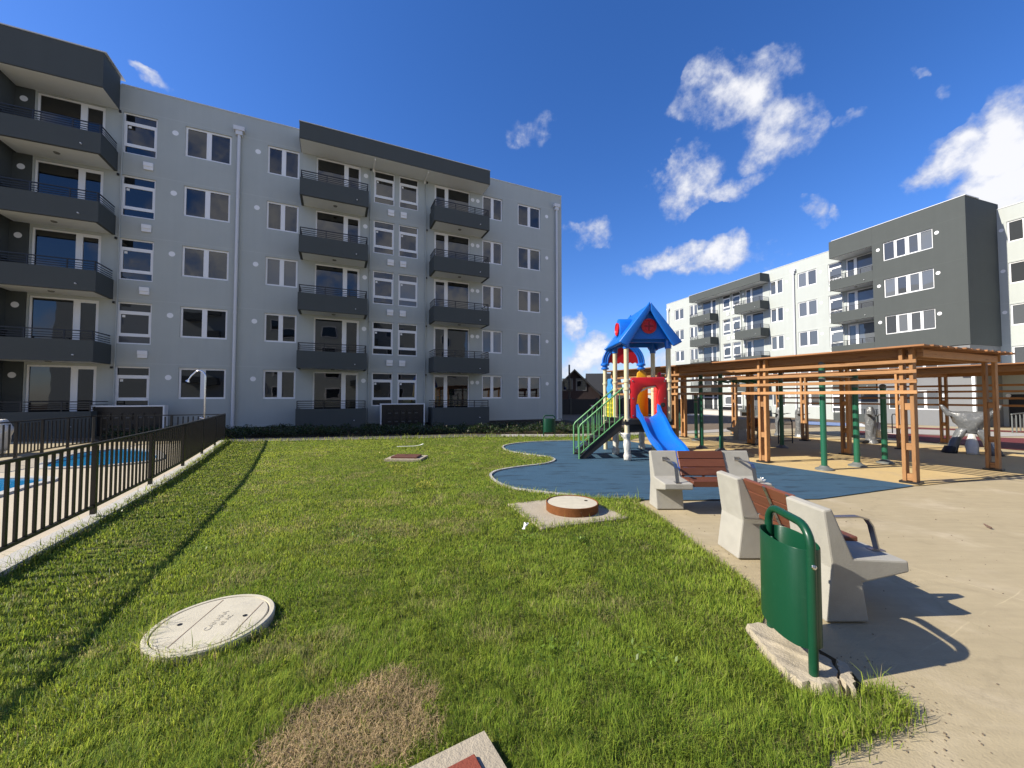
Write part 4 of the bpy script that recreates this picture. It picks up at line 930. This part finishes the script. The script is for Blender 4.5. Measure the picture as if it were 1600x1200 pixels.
bench('dark shaded bench seen from behind under the near pergola', (8.55, 12.7, zg(8.55, 12.7)), R(193))
o = MB(); 
for k in range(7):
    a = k * .9; o.bar((0, 0, .0), (.045 * math.cos(a), .02 * math.sin(a * 1.7), .03 * math.sin(a) + .01), .018, .004)
tag(o.build('ribbon', 'litter_white', None, (2.98, 4.62, .40)), 'white plastic ribbon tied to the far armrest of the front-facing bench', 'litter')

# ------------------------------------------------------------------ litter bins
def bin_(label, loc, rz):
    t = thing('litter_bin', label, 'litter bin', loc, rz, 'green litter bins on hoop frames')
    r = .021; hw = .203; ht = .735; cr = .10
    pts = [(-hw, 0, 0), (-hw, 0, ht - cr)] + [(-hw + cr - cr * math.cos(R(a)), 0, ht - cr + cr * math.sin(R(a))) for a in range(15, 91, 15)] + [(hw - cr + cr * math.sin(R(a)), 0, ht - cr + cr * math.cos(R(a))) for a in range(0, 90, 15)] + [(hw, 0, ht - cr), (hw, 0, 0)]
    q = MB(); q.tube(pts, r, 16); q.build('hoop', 'green_paint', t, smooth=True)
    n = 48; a, b_ = .205, .100; rings = []
    def ring(k, z, tilt=0):
        o = []
        for j in range(n):
            u = 2 * math.pi * j / n; c, s = math.cos(u), math.sin(u)
            x = a * k * math.copysign(abs(c) ** .92, c); y = b_ * k * math.copysign(abs(s) ** .85, s)
            o.append((x * (1 if abs(x) < .19 else .98), y, z))
        return o
    q = MB(); q.ring_loft([ring(.94, .14), ring(1, .143), ring(1, .618), ring(.985, .622), ring(.965, .618), ring(.965, .16)]); q.build('body', 'green_paint', t, smooth=True)
    for s in (-1, 1):
        q = MB(); q.lathe([(.012, 0), (.012, .006), (.007, .010), (0, .011)], 12); me = q.mesh('bolt', smooth=True); me.transform(Matrix.Rotation(R(90) * s, 4, 'Y')); link('bolt', me, 'chrome', t, (s * (hw + r - .001), 0, .55))
        q = MB(); q.lathe([(.010, 0), (.010, .006), (0, .008)], 10); me = q.mesh('bolt', smooth=True); me.transform(Matrix.Rotation(R(-90) * s, 4, 'Y')); link('bolt', me, 'chrome', t, (s * .180, 0, .55))
    return t
near_bin = bin_('large green litter bin in the foreground on a broken concrete footing', (1.503, 2.12, .02), R(81.4))
for lab, x, y, rz in (('small distant litter bin in front of the right end of the shaded block', 1.33, 13.75, R(4)), ('distant litter bin right of the slide, before the planter wall', 7.2, 16.2, R(20))):
    c = copy_tree(near_bin); c.location = (x, y, zg(x, y)); c.rotation_euler = (0, 0, rz); c['label'] = lab
# broken concrete footing under the bin
def rock(poly, z0, z1, jit, seed, inset=.0):
    rg = random.Random(seed); n = len(poly); cx = sum(p[0] for p in poly) / n; cy = sum(p[1] for p in poly) / n
    P = []
    for i in range(n):
        a, b = poly[i], poly[(i + 1) % n]
        for k in range(5): P.append((a[0] + (b[0] - a[0]) * k / 5 + rg.gauss(0, jit), a[1] + (b[1] - a[1]) * k / 5 + rg.gauss(0, jit)))
    rings = [[(x, y, z0) for x, y in P], [(x + rg.gauss(0, jit * .6), y + rg.gauss(0, jit * .6), z0 + (z1 - z0) * .6 + rg.gauss(0, jit * .5)) for x, y in P]]
    sx, sy = rg.uniform(0, 9), rg.uniform(0, 9)
    for f in (.96, .88, .75, .6, .45, .3, .15, .05): rings.append([(cx + (x - cx) * f, cy + (y - cy) * f, z1 + jit * .9 * (math.sin((cx + (x - cx) * f) * 31 + sx) * math.sin((cy + (y - cy) * f) * 27 + sy) + .5 * math.sin((x - cx) * f * 70 + (y - cy) * f * 55))) for x, y in P])
    b = MB(); b.ring_loft(rings); return b
foot = [(1.41, 2.36), (1.56, 2.36), (1.615, 2.24), (1.625, 2.12), (1.655, 2.02), (1.60, 1.92), (1.545, 1.85), (1.44, 1.865), (1.37, 1.9), (1.365, 1.98), (1.375, 2.12), (1.385, 2.28)]
tag(rock(foot, -.06, .04, .007, 4).build('concrete_footing', 'concrete_old', smooth=True), 'broken lump of concrete footing under the green litter bin', 'concrete block')
tag(rock([(1.675, 2.02), (1.715, 2.01), (1.655, 1.90), (1.60, 1.835), (1.575, 1.85), (1.625, 1.97)], -.05, .045, .006, 8).build('concrete_chunk', 'concrete_old', smooth=True), 'loose chunk broken off the bin footing, at the pavement edge', 'concrete chunk')
sheet('soil_gap', [(1.62, 2.24), (1.71, 2.18), (1.75, 2.06), (1.71, 1.92), (1.66, 1.84), (1.6, 1.86), (1.67, 2.02)], -.004, 'soil')

# ------------------------------------------------------------------ covers in the lawn
t = thing('manhole_cover', 'large round pale concrete manhole cover with two lifting holes, lying in the lawn', 'manhole cover', (-1.80, 2.36, -.012), R(8))
q = MB(); q.lathe([(.315, -.05), (.318, .057), (.312, .064), (.290, .064), (.285, .05)], 64); q.build('rim', 'concrete_lid', t, smooth=True)
q = MB(); q.lathe([(.281, .0), (.281, .060), (.277, .064), (.0, .066)], 64); lid = q.build('lid', 'concrete_lid', t, smooth=True)
for x, y in ((-.17, -.02), (.16, .03)):
    q = MB(); q.lathe([(.0, .0665), (.013, .0672)], 12, (x, y, 0)); q.build('lifting_hole', 'door_dark', lid)
q = MB()
for x in (-.085, .19): q.bar((x, -math.sqrt(.27 ** 2 - x * x) + .01, .0663), (x + .004, math.sqrt(.27 ** 2 - x * x) - .01, .0663), .0022, .001)
q.build('score_line', 'rust', lid)
def carved(word, size, M, m, parent):
    c = bpy.data.curves.new('lettering', 'FONT'); c.body = word; c.size = size; c.extrude = .0006; c.align_x = 'CENTER'
    o = bpy.data.objects.new('lettering', c); COL.objects.link(o); dg = bpy.context.evaluated_depsgraph_get()
    me = bpy.data.meshes.new_from_object(o.evaluated_get(dg)); bpy.data.objects.remove(o); bpy.data.curves.remove(c)
    me.name = 'lettering'; me.transform(M); return link('lettering', me, m, parent)
mat('carved_shadow', (.44, .40, .31), rough=.9, var=.25, scale=60)
carved('CAMARA', .050, Matrix.Translation((.035, -.005, .0668)) @ Matrix.Rotation(R(90), 4, 'Z'), 'carved_shadow', lid)
carved('60 AC', .042, Matrix.Translation((.085, -.005, .0668)) @ Matrix.Rotation(R(90), 4, 'Z'), 'carved_shadow', lid)

t = thing('manhole_collar', 'raised round cover with rusty steel band on a square concrete slab', 'manhole cover', (.73, 4.72, 0))
q = MB(); q.prism([(-.79, .27), (-.43, -.66), (.60, -.29), (.20, .65)], 'z', -.05, .028); q.build('slab', 'concrete_old', t, bevel=.008, seg=1)
q = MB(); q.lathe([(.312, .029), (.315, .125), (.305, .128), (.300, .118)], 56); q.build('steel_band', 'rust', t, smooth=True)
q = MB(); q.lathe([(.299, .05), (.299, .118), (.0, .122)], 56); l2 = q.build('lid', 'concrete_lid', t, smooth=True)
q = MB(); q.lathe([(.0, .1225), (.022, .1225)], 12, (.18, .06, 0)); q.build('lifting_hole', 'rust', l2)

def hatch(label, loc, rz, w, d, lid, m, parts=2, rise=.05):
    t = thing('inspection_hatch', label, 'inspection cover', loc, rz, 'red inspection covers in concrete frames')
    b = MB(); e = .08 * w / .6
    q = MB(); q.box(-w / 2, w / 2, -d / 2, -d / 2 + e, -.05, .05); q.box(-w / 2, w / 2, d / 2 - e, d / 2, -.05, .05); q.box(-w / 2, -w / 2 + e, -d / 2 + e, d / 2 - e, -.05, .05); q.box(w / 2 - e, w / 2, -d / 2 + e, d / 2 - e, -.05, .05)
    q.build('frame', 'concrete_old', t)
    for i in range(parts):
        x0 = -w / 2 + e + .006 + i * (w - 2 * e) / parts; x1 = x0 + (w - 2 * e) / parts - .012
        q = MB(); q.box(x0, x1, -d / 2 + e + .006, d / 2 - e - .006, -.04, rise); l = q.build('lid', m, t, bevel=.004, seg=1)
        q = MB(); q.tube([((x0 + x1) / 2 - .03, 0, rise), ((x0 + x1) / 2 - .03, 0, rise + .014), ((x0 + x1) / 2 + .03, 0, rise + .014), ((x0 + x1) / 2 + .03, 0, rise)], .004, 6); q.build('lift_ring', 'black_metal', l)
    return t
# near one: corner at the bottom edge of the view; far one beyond
ang = math.atan2(-.175, -.295)          # direction of its upper left edge
u = Vector((math.cos(ang), math.sin(ang), 0)); v = Vector((.5, -.86, 0))
c0 = Vector((-.112, 1.60, 0)); cc = c0 + u * .29 + Vector((-u.y, u.x, 0)) * .29
hatch('red brick-coloured cover in a square concrete frame at the bottom edge', cc, ang, .58, .58, .1, 'red_lid', 1, .066)
hatch('small brown cover in a thin concrete frame far out in the lawn', (-2.36, 8.65, 0), R(-3), .80, .62, .1, 'brown_lid', 1, .09)
# litter
q = MB(); q.bar((-.03, -.05, .05), (.03, .06, .075), .018, .006); q.bar((-.02, -.06, .05), (-.005, .01, .09), .02, .006); q.bar((.03, .06, .07), (-.01, .03, .09), .015, .006)
tag(q.build('paper_scrap', 'litter_white', None, (.14, 4.02, .0)), 'crumpled white paper scrap in the grass left of the square slab', 'litter')
q = MB(); q.bar((-.35, 0, .06), (.1, .04, .07), .05, .006); q.bar((.1, .04, .07), (.28, .02, .10), .06, .006); q.bar((.25, .03, .09), (.33, .12, .12), .05, .006)
tag(q.build('plastic_strip', 'litter_white', None, (-2.75, 10.4, .0)), 'white plastic strip lying in the grass beyond the small brown cover', 'litter')
q = MB(); q.bar((0, 0, .012), (.035, .075, .014), .016, .014); q.bar((.033, .07, .014), (.05, .10, .02), .011, .01)
tag(q.build('wood_offcut', 'stick', None, (5.08, 4.12, 0)), 'short brown wood offcut lying on the pavement', 'stick')

# ------------------------------------------------------------------ pool fence
SLAT = {}
def fence(label, line, step, z0=.0, h=.86):
    t = thing('pool_fence', label, 'fence', (line[0][0], line[0][1], z0), 0, 'black slatted pool fences')
    o = Vector((line[0][0], line[0][1], 0)); P = [Vector((x, y, 0)) - o for x, y in line]
    for i, p in enumerate(P):
        d = (P[min(i + 1, len(P) - 1)] - P[max(i - 1, 0)]); rz = math.atan2(d.y, d.x)
        q = MB(); q.box(-.026, .026, -.022, .022, .03, h - .032, Matrix.Rotation(rz, 4, 'Z')); q.build('post', 'fence_black', t, tuple(p))
    for a, b in zip(P[:-1], P[1:]):
        d = (b - a); L = d.length; x = d / L; rz = math.atan2(d.y, d.x)
        q = MB(); q.bar(a - x * .0 + Vector((0, 0, h - .015)), b + Vector((0, 0, h - .015)), .045, .026); q.build('top_rail', 'fence_black', t)
        q = MB(); q.bar(a + x * .031 + Vector((0, 0, .115)), b - x * .031 + Vector((0, 0, .115)), .035, .028); q.build('bottom_rail', 'fence_black', t)
        n = max(1, int(round((L - .06) / step)))
        for k in range(1, n):
            p = a + x * (.03 + (L - .06) * k / n)
            if 'm' not in SLAT:
                q = MB(); q.box(-.015, .015, -.009, .009, .130, h - .031); SLAT['m'] = q.mesh('slat')
            link('slat', SLAT['m'], 'fence_black', t, tuple(p), rot=(0, 0, rz))
    return t
fence('long black slatted pool fence running along the left edge of the lawn', fence_line, .118, .055, .83)
fence('far curved black slatted fence behind the pools, below the shaded block', [(-9.06, 12.10), (-10.3, 11.65), (-11.1, 11.4), (-11.95, 11.0), (-11.75, 10.2), (-11.45, 9.4), (-11.0, 8.55), (-10.7, 7.7), (-10.5, 6.9)], .13, .0, .86)
t = thing('outdoor_shower', 'chrome outdoor shower pole with curved neck, rising behind the pool fence', 'shower', (-9.15, 11.45, .01))
q = MB(); q.tube([(0, 0, 0), (0, 0, 1.95)] + [(-.19 + .19 * math.cos(R(a)), 0, 1.98 + .19 * math.sin(R(a))) for a in range(0, 121, 15)] + [(-.42, 0, 2.02), (-.50, 0, 1.90)], .022, 10); q.build('pipe', 'chrome', t, smooth=True)
q = MB(); q.tube([(-.50, 0, 1.90), (-.53, 0, 1.85)], [.025, .06], 12); q.build('shower_head', 'chrome', t, smooth=True)
q = MB(); q.lathe([(.1, 0), (.1, .02), (.03, .03)], 14); q.build('base', 'chrome', t)
q = MB(); q.tube([(0, -.02, .75), (-.10, -.04, .78)], .016, 8); q.build('tap', 'chrome', t)
t = thing('white_cabinet', 'white cabinet partly wrapped in clear plastic beyond the far pool fence', 'cabinet', (-12.55, 9.35, .0), R(35))
q = MB(); q.box(-.9, .1, -.3, .3, 0, .84); q.build('body', 'pvc_white', t, bevel=.01, seg=1)
q = MB(); wrap_blob(q, fill([(.16, -.1, .1, .07, .2), (.18, -.1, .45, .10, .22), (.22, -.1, .6, .13, .2), (.14, -.1, .84, .05, .15)], 4), seed=70, amp=.12); q.build('plastic_wrap', 'wrap_clear', t, smooth='all')

# ------------------------------------------------------------------ grass, straw, planting
def vnoise(x, y, s, seed):
    g = np.random.default_rng(seed).random((257, 257)); u = np.mod(x / s + 500.3, 256); v = np.mod(y / s + 500.7, 256)
    i = u.astype(int); j = v.astype(int); f = u - i; h = v - j; f = f * f * (3 - 2 * f); h = h * h * (3 - 2 * h)
    return g[i, j] * (1 - f) * (1 - h) + g[i + 1, j] * f * (1 - h) + g[i, j + 1] * (1 - f) * h + g[i + 1, j + 1] * f * h
def inside(px, py, poly):
    r = np.zeros(len(px), bool); n = len(poly)
    for i in range(n):
        (x0, y0), (x1, y1) = poly[i], poly[(i + 1) % n]
        if y0 == y1: continue
        c = ((y0 > py) != (y1 > py)) & (px < (x1 - x0) * (py - y0) / (y1 - y0) + x0); r ^= c
    return r
def seg_dist(px, py, line):
    d = np.full(len(px), 1e9)
    for (x0, y0), (x1, y1) in zip(line[:-1], line[1:]):
        dx, dy = x1 - x0, y1 - y0; t = np.clip(((px - x0) * dx + (py - y0) * dy) / (dx * dx + dy * dy), 0, 1)
        d = np.minimum(d, np.hypot(px - x0 - t * dx, py - y0 - t * dy))
    return d
def blades(name, x, y, z, h, w, lean, az, bend, col, m, kind='stuff', label=None):
    """one mesh of tapering, bent blades: five vertices, a quad and a tip each"""
    n = len(x); ca, sa = np.cos(az), np.sin(az); fa = az + np.pi / 2 + RNG.normal(0, .7, n); fx, fy = np.cos(fa), np.sin(fa)
    V = np.zeros((n, 5, 3), np.float32)
    l1 = lean * .45; l2 = lean + bend
    hm = h * .55
    mx, my, mz = x + ca * hm * np.sin(l1), y + sa * hm * np.sin(l1), z + hm * np.cos(l1)
    tx, ty, tz = mx + ca * h * .5 * np.sin(l2), my + sa * h * .5 * np.sin(l2), mz + h * .5 * np.cos(l2)
    for k, (bx, by, bz, ww) in enumerate(((x, y, z, w), (mx, my, mz, w * .78))):
        V[:, 2 * k] = np.stack([bx - fx * ww / 2, by - fy * ww / 2, bz], 1); V[:, 2 * k + 1] = np.stack([bx + fx * ww / 2, by + fy * ww / 2, bz], 1)
    V[:, 4] = np.stack([tx, ty, np.maximum(tz, z + .004)], 1)
    me = bpy.data.meshes.new(name); me.vertices.add(n * 5); me.vertices.foreach_set('co', V.ravel())
    base = (np.arange(n) * 5)[:, None]
    loops = (base + np.array([0, 1, 3, 2, 2, 3, 4])).ravel().astype(np.int32)
    me.loops.add(n * 7); me.loops.foreach_set('vertex_index', loops)
    me.polygons.add(n * 2); ls = (np.arange(n) * 7)[:, None] + np.array([0, 4]); me.polygons.foreach_set('loop_start', ls.ravel().astype(np.int32))
    at = me.attributes.new('col', 'FLOAT_COLOR', 'POINT')
    c5 = np.ones((n, 5, 4), np.float32); c5[:, :, :3] = col[:, None, :]
    at.data.foreach_set('color', c5.ravel())
    me.update(calc_edges=True); me.validate()
    me.polygons.foreach_set('use_smooth', [True] * len(me.polygons))
    o = link(name, me, m); return tag(o, label, None, None, kind)
foot_clear = [(1.385, 2.38), (1.56, 2.38), (1.66, 2.25), (1.74, 2.05), (1.72, 1.9), (1.60, 1.815), (1.55, 1.83), (1.44, 1.85), (1.355, 1.89), (1.35, 1.98), (1.36, 2.12)]
straw_poly = [(-1.0, 1.60), (-.97, 1.76), (-.80, 1.85), (-.69, 1.98), (-.54, 2.02), (-.42, 1.88), (-.33, 1.76), (-.31, 1.64), (-.42, 1.5), (-.66, 1.36), (-.95, 1.36)]
hatch_poly = [tuple((cc + u * a + Vector((-u.y, u.x, 0)) * b)[:2]) for a, b in ((-.325, -.325), (.325, -.325), (.325, .325), (-.325, .325))]
slab_poly = [(-.06 + .01, 4.98), (.31, 4.08), (1.32, 4.44), (.92, 5.36)]
def lawn():
    N = 1500000
    # radial sampling: dense close by, thinning with distance as blades shrink on screen
    rmin, rmax = .7, 17.5; p = -.7
    q = RNG.random(N); r = (rmin ** (1 + p + .0) + q * (rmax ** (1 + p) - rmin ** (1 + p))) ** (1 / (1 + p)); th = RNG.uniform(R(20), R(165), N)
    x, y = r * np.cos(th), r * np.sin(th)
    k = inside(x, y, lawn_poly)
    for pl in (hatch_poly, slab_poly): k &= ~inside(x, y, pl)
    sp = inside(x + (vnoise(x, y, .06, 3) - .5) * .09 + RNG.normal(0, .022, N), y + (vnoise(x, y, .06, 4) - .5) * .09 + RNG.normal(0, .022, N), straw_poly)
    k &= ~sp | (RNG.random(N) < .05)
    k &= np.hypot(x + 1.80, y - 2.36) > .315
    k &= ~inside(x, y, foot_clear)
    k &= ~((np.abs(x + 2.36) < .40) & (np.abs(y - 8.65) < .31))
    clump = vnoise(x, y, .045, 1) * .6 + vnoise(x, y, .13, 2) * .4
    k &= RNG.random(N) < np.clip(.25 + clump * 1.25, 0, 1)
    big = vnoise(x, y, 1.1, 5); mid = vnoise(x, y, .35, 6); dry = vnoise(x, y, .5, 7) * .55 + vnoise(x, y, .16, 8) * .45
    x, y, r, clump, big, mid, dry = [a[k] for a in (x, y, r, clump, big, mid, dry)]
    n = len(x)
    h = (.018 + .028 * clump * (.5 + mid) + .010 * big) * RNG.lognormal(0, .28, n)
    tall = RNG.random(n) < .004; h[tall] *= 1.8
    h *= np.clip(1.0 - (r - 2.5) * .07, .55, 1)
    w = .0023 * np.clip(r / 2.2, .9, 6.0) ** 1.08 * RNG.uniform(.7, 1.35, n)
    az = RNG.uniform(0, 2 * np.pi, n); flow = vnoise(x, y, .28, 12) * 2 * np.pi * 1.5; s = RNG.random(n) < .55; az[s] = flow[s] + RNG.normal(0, .5, s.sum())
    lean = np.abs(RNG.normal(.34, .26, n)); bend = np.abs(RNG.normal(.5, .38, n))
    g1 = np.array([.165, .262, .026]); g2 = np.array([.385, .465, .066]); g3 = np.array([.070, .135, .018]); st = np.array([.50, .43, .20])
    t = np.clip(RNG.normal(.40 + .45 * (big - .5) + .35 * (mid - .5), .24, n), 0, 1)[:, None]
    col = g1 * (1 - t) + g2 * t
    dk = RNG.random(n) < .22; col[dk] = g3 * RNG.uniform(.8, 1.3, (dk.sum(), 1))
    pd = .035 + .60 * np.clip((dry - .61) * 4.5, 0, 1)
    dm = RNG.random(n) < pd; col[dm] = col[dm] * .3 + st * .7 * RNG.uniform(.6, 1.15, (dm.sum(), 1))
    col *= 1.08
    blades('grass', x, y, np.zeros(n), h, w, lean, az, bend, col.astype(np.float32), 'grass_blades', label='short green lawn grass with a few dry patches')
    # matted dead straw
    m = 17000; sx, sy = RNG.uniform(-1.05, -.28, m), RNG.uniform(1.3, 2.06, m)
    k = inside(sx + (vnoise(sx, sy, .06, 3) - .5) * .09 + RNG.normal(0, .03, m), sy + (vnoise(sx, sy, .06, 4) - .5) * .09 + RNG.normal(0, .03, m), straw_poly) & ~inside(sx, sy, hatch_poly); sx, sy = sx[k], sy[k]; m = len(sx)
    c = np.array([.46, .345, .185]) * RNG.uniform(.5, 1.2, (m, 1)) * (.66 + .6 * vnoise(sx, sy, .16, 21))[:, None]
    blades('dead_straw', sx, sy, RNG.uniform(0, .012, m), RNG.uniform(.02, .055, m), RNG.uniform(.0015, .003, m), RNG.uniform(.9, 1.5, m), RNG.uniform(0, 2 * np.pi, m), RNG.uniform(-.2, .9, m), c.astype(np.float32), 'straw_blades', label='patch of dead straw coloured grass')
    # ragged tufts along kerbs, slab edges and the corner of the pavement
    parts = []
    def tuft_line(line, n, spread, hh, off=(0, 0)):
        P = np.array(line); seg = RNG.integers(0, len(P) - 1, n); f = RNG.random((n, 1)); q = P[seg] * (1 - f) + P[seg + 1] * f + RNG.normal(0, spread, (n, 2)) + np.array(off)
        parts.append((q, np.full(n, hh)))
    tuft_line(fence_line, 9000, .035, .075, (.10, .0))
    tuft_line(lawn_right[:7], 3000, .022, .05, (-.02, 0)); tuft_line(lawn_right[12:17], 1700, .03, .06, (-.02, .0))
    tuft_line(slab_poly + slab_poly[:1], 2200, .03, .06); tuft_line(blue_curve, 2600, .03, .06, (-.06, 0)); tuft_line(far_line, 2600, .06, .10, (0, -.06))
    tuft_line([(-2.12, 2.4), (-2.05, 2.16), (-1.85, 2.03), (-1.6, 2.08), (-1.47, 2.3)], 900, .03, .075)
    q = np.concatenate([a for a, b in parts]); hh = np.concatenate([b for a, b in parts])
    kk = ~inside(q[:, 0], q[:, 1], foot_clear); q = q[kk]; hh = hh[kk]; n = len(q)
    t = RNG.random((n, 1)); col = g1 * (1 - t) + g2 * t; dm = RNG.random(n) < .16; col[dm] = st * RNG.uniform(.5, 1.1, (dm.sum(), 1))
    rr = np.hypot(q[:, 0], q[:, 1])
    blades('edge_grass', q[:, 0], q[:, 1], np.zeros(n), hh * RNG.lognormal(0, .35, n), .003 * np.clip(rr / 2.2, .9, 6) ** .8 * RNG.uniform(.7, 1.3, n), np.abs(RNG.normal(.4, .3, n)), RNG.uniform(0, 2 * np.pi, n), np.abs(RNG.normal(.6, .4, n)), col.astype(np.float32), 'grass_blades', label='longer ragged grass along the edges of the lawn')
lawn()
def leaves(name, pts, size, col, label):
    n = len(pts); V = np.zeros((n, 4, 3), np.float32); a = RNG.uniform(0, 2 * np.pi, n); e = RNG.uniform(-.3, 1.2, n)
    d = np.stack([np.cos(a) * np.cos(e), np.sin(a) * np.cos(e), np.sin(e)], 1); sd = np.stack([-np.sin(a), np.cos(a), RNG.normal(0, .35, n)], 1)
    s = size * RNG.uniform(.6, 1.4, (n, 1))
    V[:, 0] = pts; V[:, 1] = pts + d * s * .5 + sd * s * .22; V[:, 2] = pts + d * s; V[:, 3] = pts + d * s * .5 - sd * s * .22
    me = bpy.data.meshes.new(name); me.from_pydata(V.reshape(-1, 3).tolist(), [], (np.arange(n * 4).reshape(n, 4)).tolist())
    at = me.attributes.new('col', 'FLOAT_COLOR', 'POINT'); c = np.ones((n, 4, 4), np.float32); c[:, :, :3] = col[:, None, :]; at.data.foreach_set('color', c.ravel())
    return tag(link(name, me, 'leaves'), label, None, None, 'stuff')
def planting():
    # low dark planting between the path and the shaded block
    line = [(-13.5, 12.6), (-9.4, 13.15), (-4.7, 13.95), (-1.6, 14.6), (2.1, 14.6), (4.6, 15.2)]
    out = []; P = np.array(line)
    for i in range(len(P) - 1):
        L = np.hypot(*(P[i + 1] - P[i])); n = int(L * 2600); f = RNG.random((n, 1)); q = P[i] * (1 - f) + P[i + 1] * f
        v = RNG.random(n) ** 1.2 * 2.6; dirv = (P[i + 1] - P[i]) / L; nn = np.array([-dirv[1], dirv[0]]); q = q + nn * v[:, None]
        out.append(np.concatenate([q, v[:, None]], 1))
    q = np.concatenate(out); bush = vnoise(q[:, 0], q[:, 1], .45, 31) * .6 + vnoise(q[:, 0], q[:, 1], .18, 32) * .4
    k = (bush > .40); q = q[k]; bush = bush[k]; n = len(q)
    top = .05 + .36 * np.clip((bush - .36) * 2.2, 0, 1) * (1 - .35 * (q[:, 2] / 2.6))
    z = top * RNG.random(n) ** .6
    c = np.array([.030, .052, .014]) * RNG.uniform(.5, 1.6, (n, 1)); dry = RNG.random(n) < .16; c[dry] = np.array([.085, .07, .045]) * RNG.uniform(.6, 1.2, (dry.sum(), 1))
    pale = RNG.random(n) < .12; c[pale] = np.array([.10, .115, .085])
    leaves('ground_cover', np.stack([q[:, 0], q[:, 1], z], 1), .075, c.astype(np.float32), 'low dark ground-cover planting along the foot of the shaded block')
planting()

def small_stones():
    b = MB(); rg = random.Random(5)
    spots = []
    for _ in range(520):
        k = rg.random()
        if k < .45:
            i = rg.randrange(0, 12); a, c = lawn_right[i], lawn_right[i + 1]; f = rg.random(); spots.append((a[0] + (c[0] - a[0]) * f + abs(rg.gauss(0, .10)), a[1] + (c[1] - a[1]) * f + rg.gauss(0, .04)))
        elif k < .62: spots.append((rg.uniform(1.55, 1.95), rg.uniform(1.45, 2.15)))
        else: spots.append((rg.uniform(1.9, 6.2), rg.uniform(1.6, 5.0)))
    for x, y in spots:
        r = rg.uniform(.0015, .0055) * (1.6 if rg.random() < .06 else 1)
        b.ring_loft([[(x + r * rg.uniform(.7, 1.2) * math.cos(t), y + r * rg.uniform(.7, 1.2) * math.sin(t), z) for t in (0, 1.4, 2.8, 4.4)] for z in (-.006, -.008 + r * 1.1)])
    tag(b.build('grit', 'dirt'), 'soil crumbs and grit strewn over the pavement edge', None, None, 'stuff')
small_stones()
def weeds():
    P = []; C = []
    def patch(cx, cy, rad, n, hmax, c):
        a = RNG.uniform(0, 2 * np.pi, n); r = rad * np.sqrt(RNG.random(n)); P.append(np.stack([cx + r * np.cos(a), cy + r * np.sin(a), RNG.uniform(.02, hmax, n)], 1)); C.append(np.array(c) * RNG.uniform(.6, 1.3, (n, 1)))
    for _ in range(60):
        x, y = RNG.uniform(-7, 1.2), RNG.uniform(1.7, 11.5)
        if not inside(np.array([x]), np.array([y]), lawn_poly)[0] or inside(np.array([x]), np.array([y]), straw_poly)[0]: continue
        patch(x, y, RNG.uniform(.05, .16), int(RNG.uniform(25, 70)), .055, (.13, .20, .03))
    for x, y, r in ((-2.75, 8.0, .35), (-3.1, 9.2, .3), (-1.9, 6.9, .25), (-1.3, 5.9, .18), (-2.2, 7.4, .2)): patch(x, y, r, 150, .11, (.34, .32, .05))
    p = np.concatenate(P); c = np.concatenate(C)
    leaves('weeds', p, .028, c.astype(np.float32), 'broad leaved weeds and clover scattered through the lawn')
weeds()
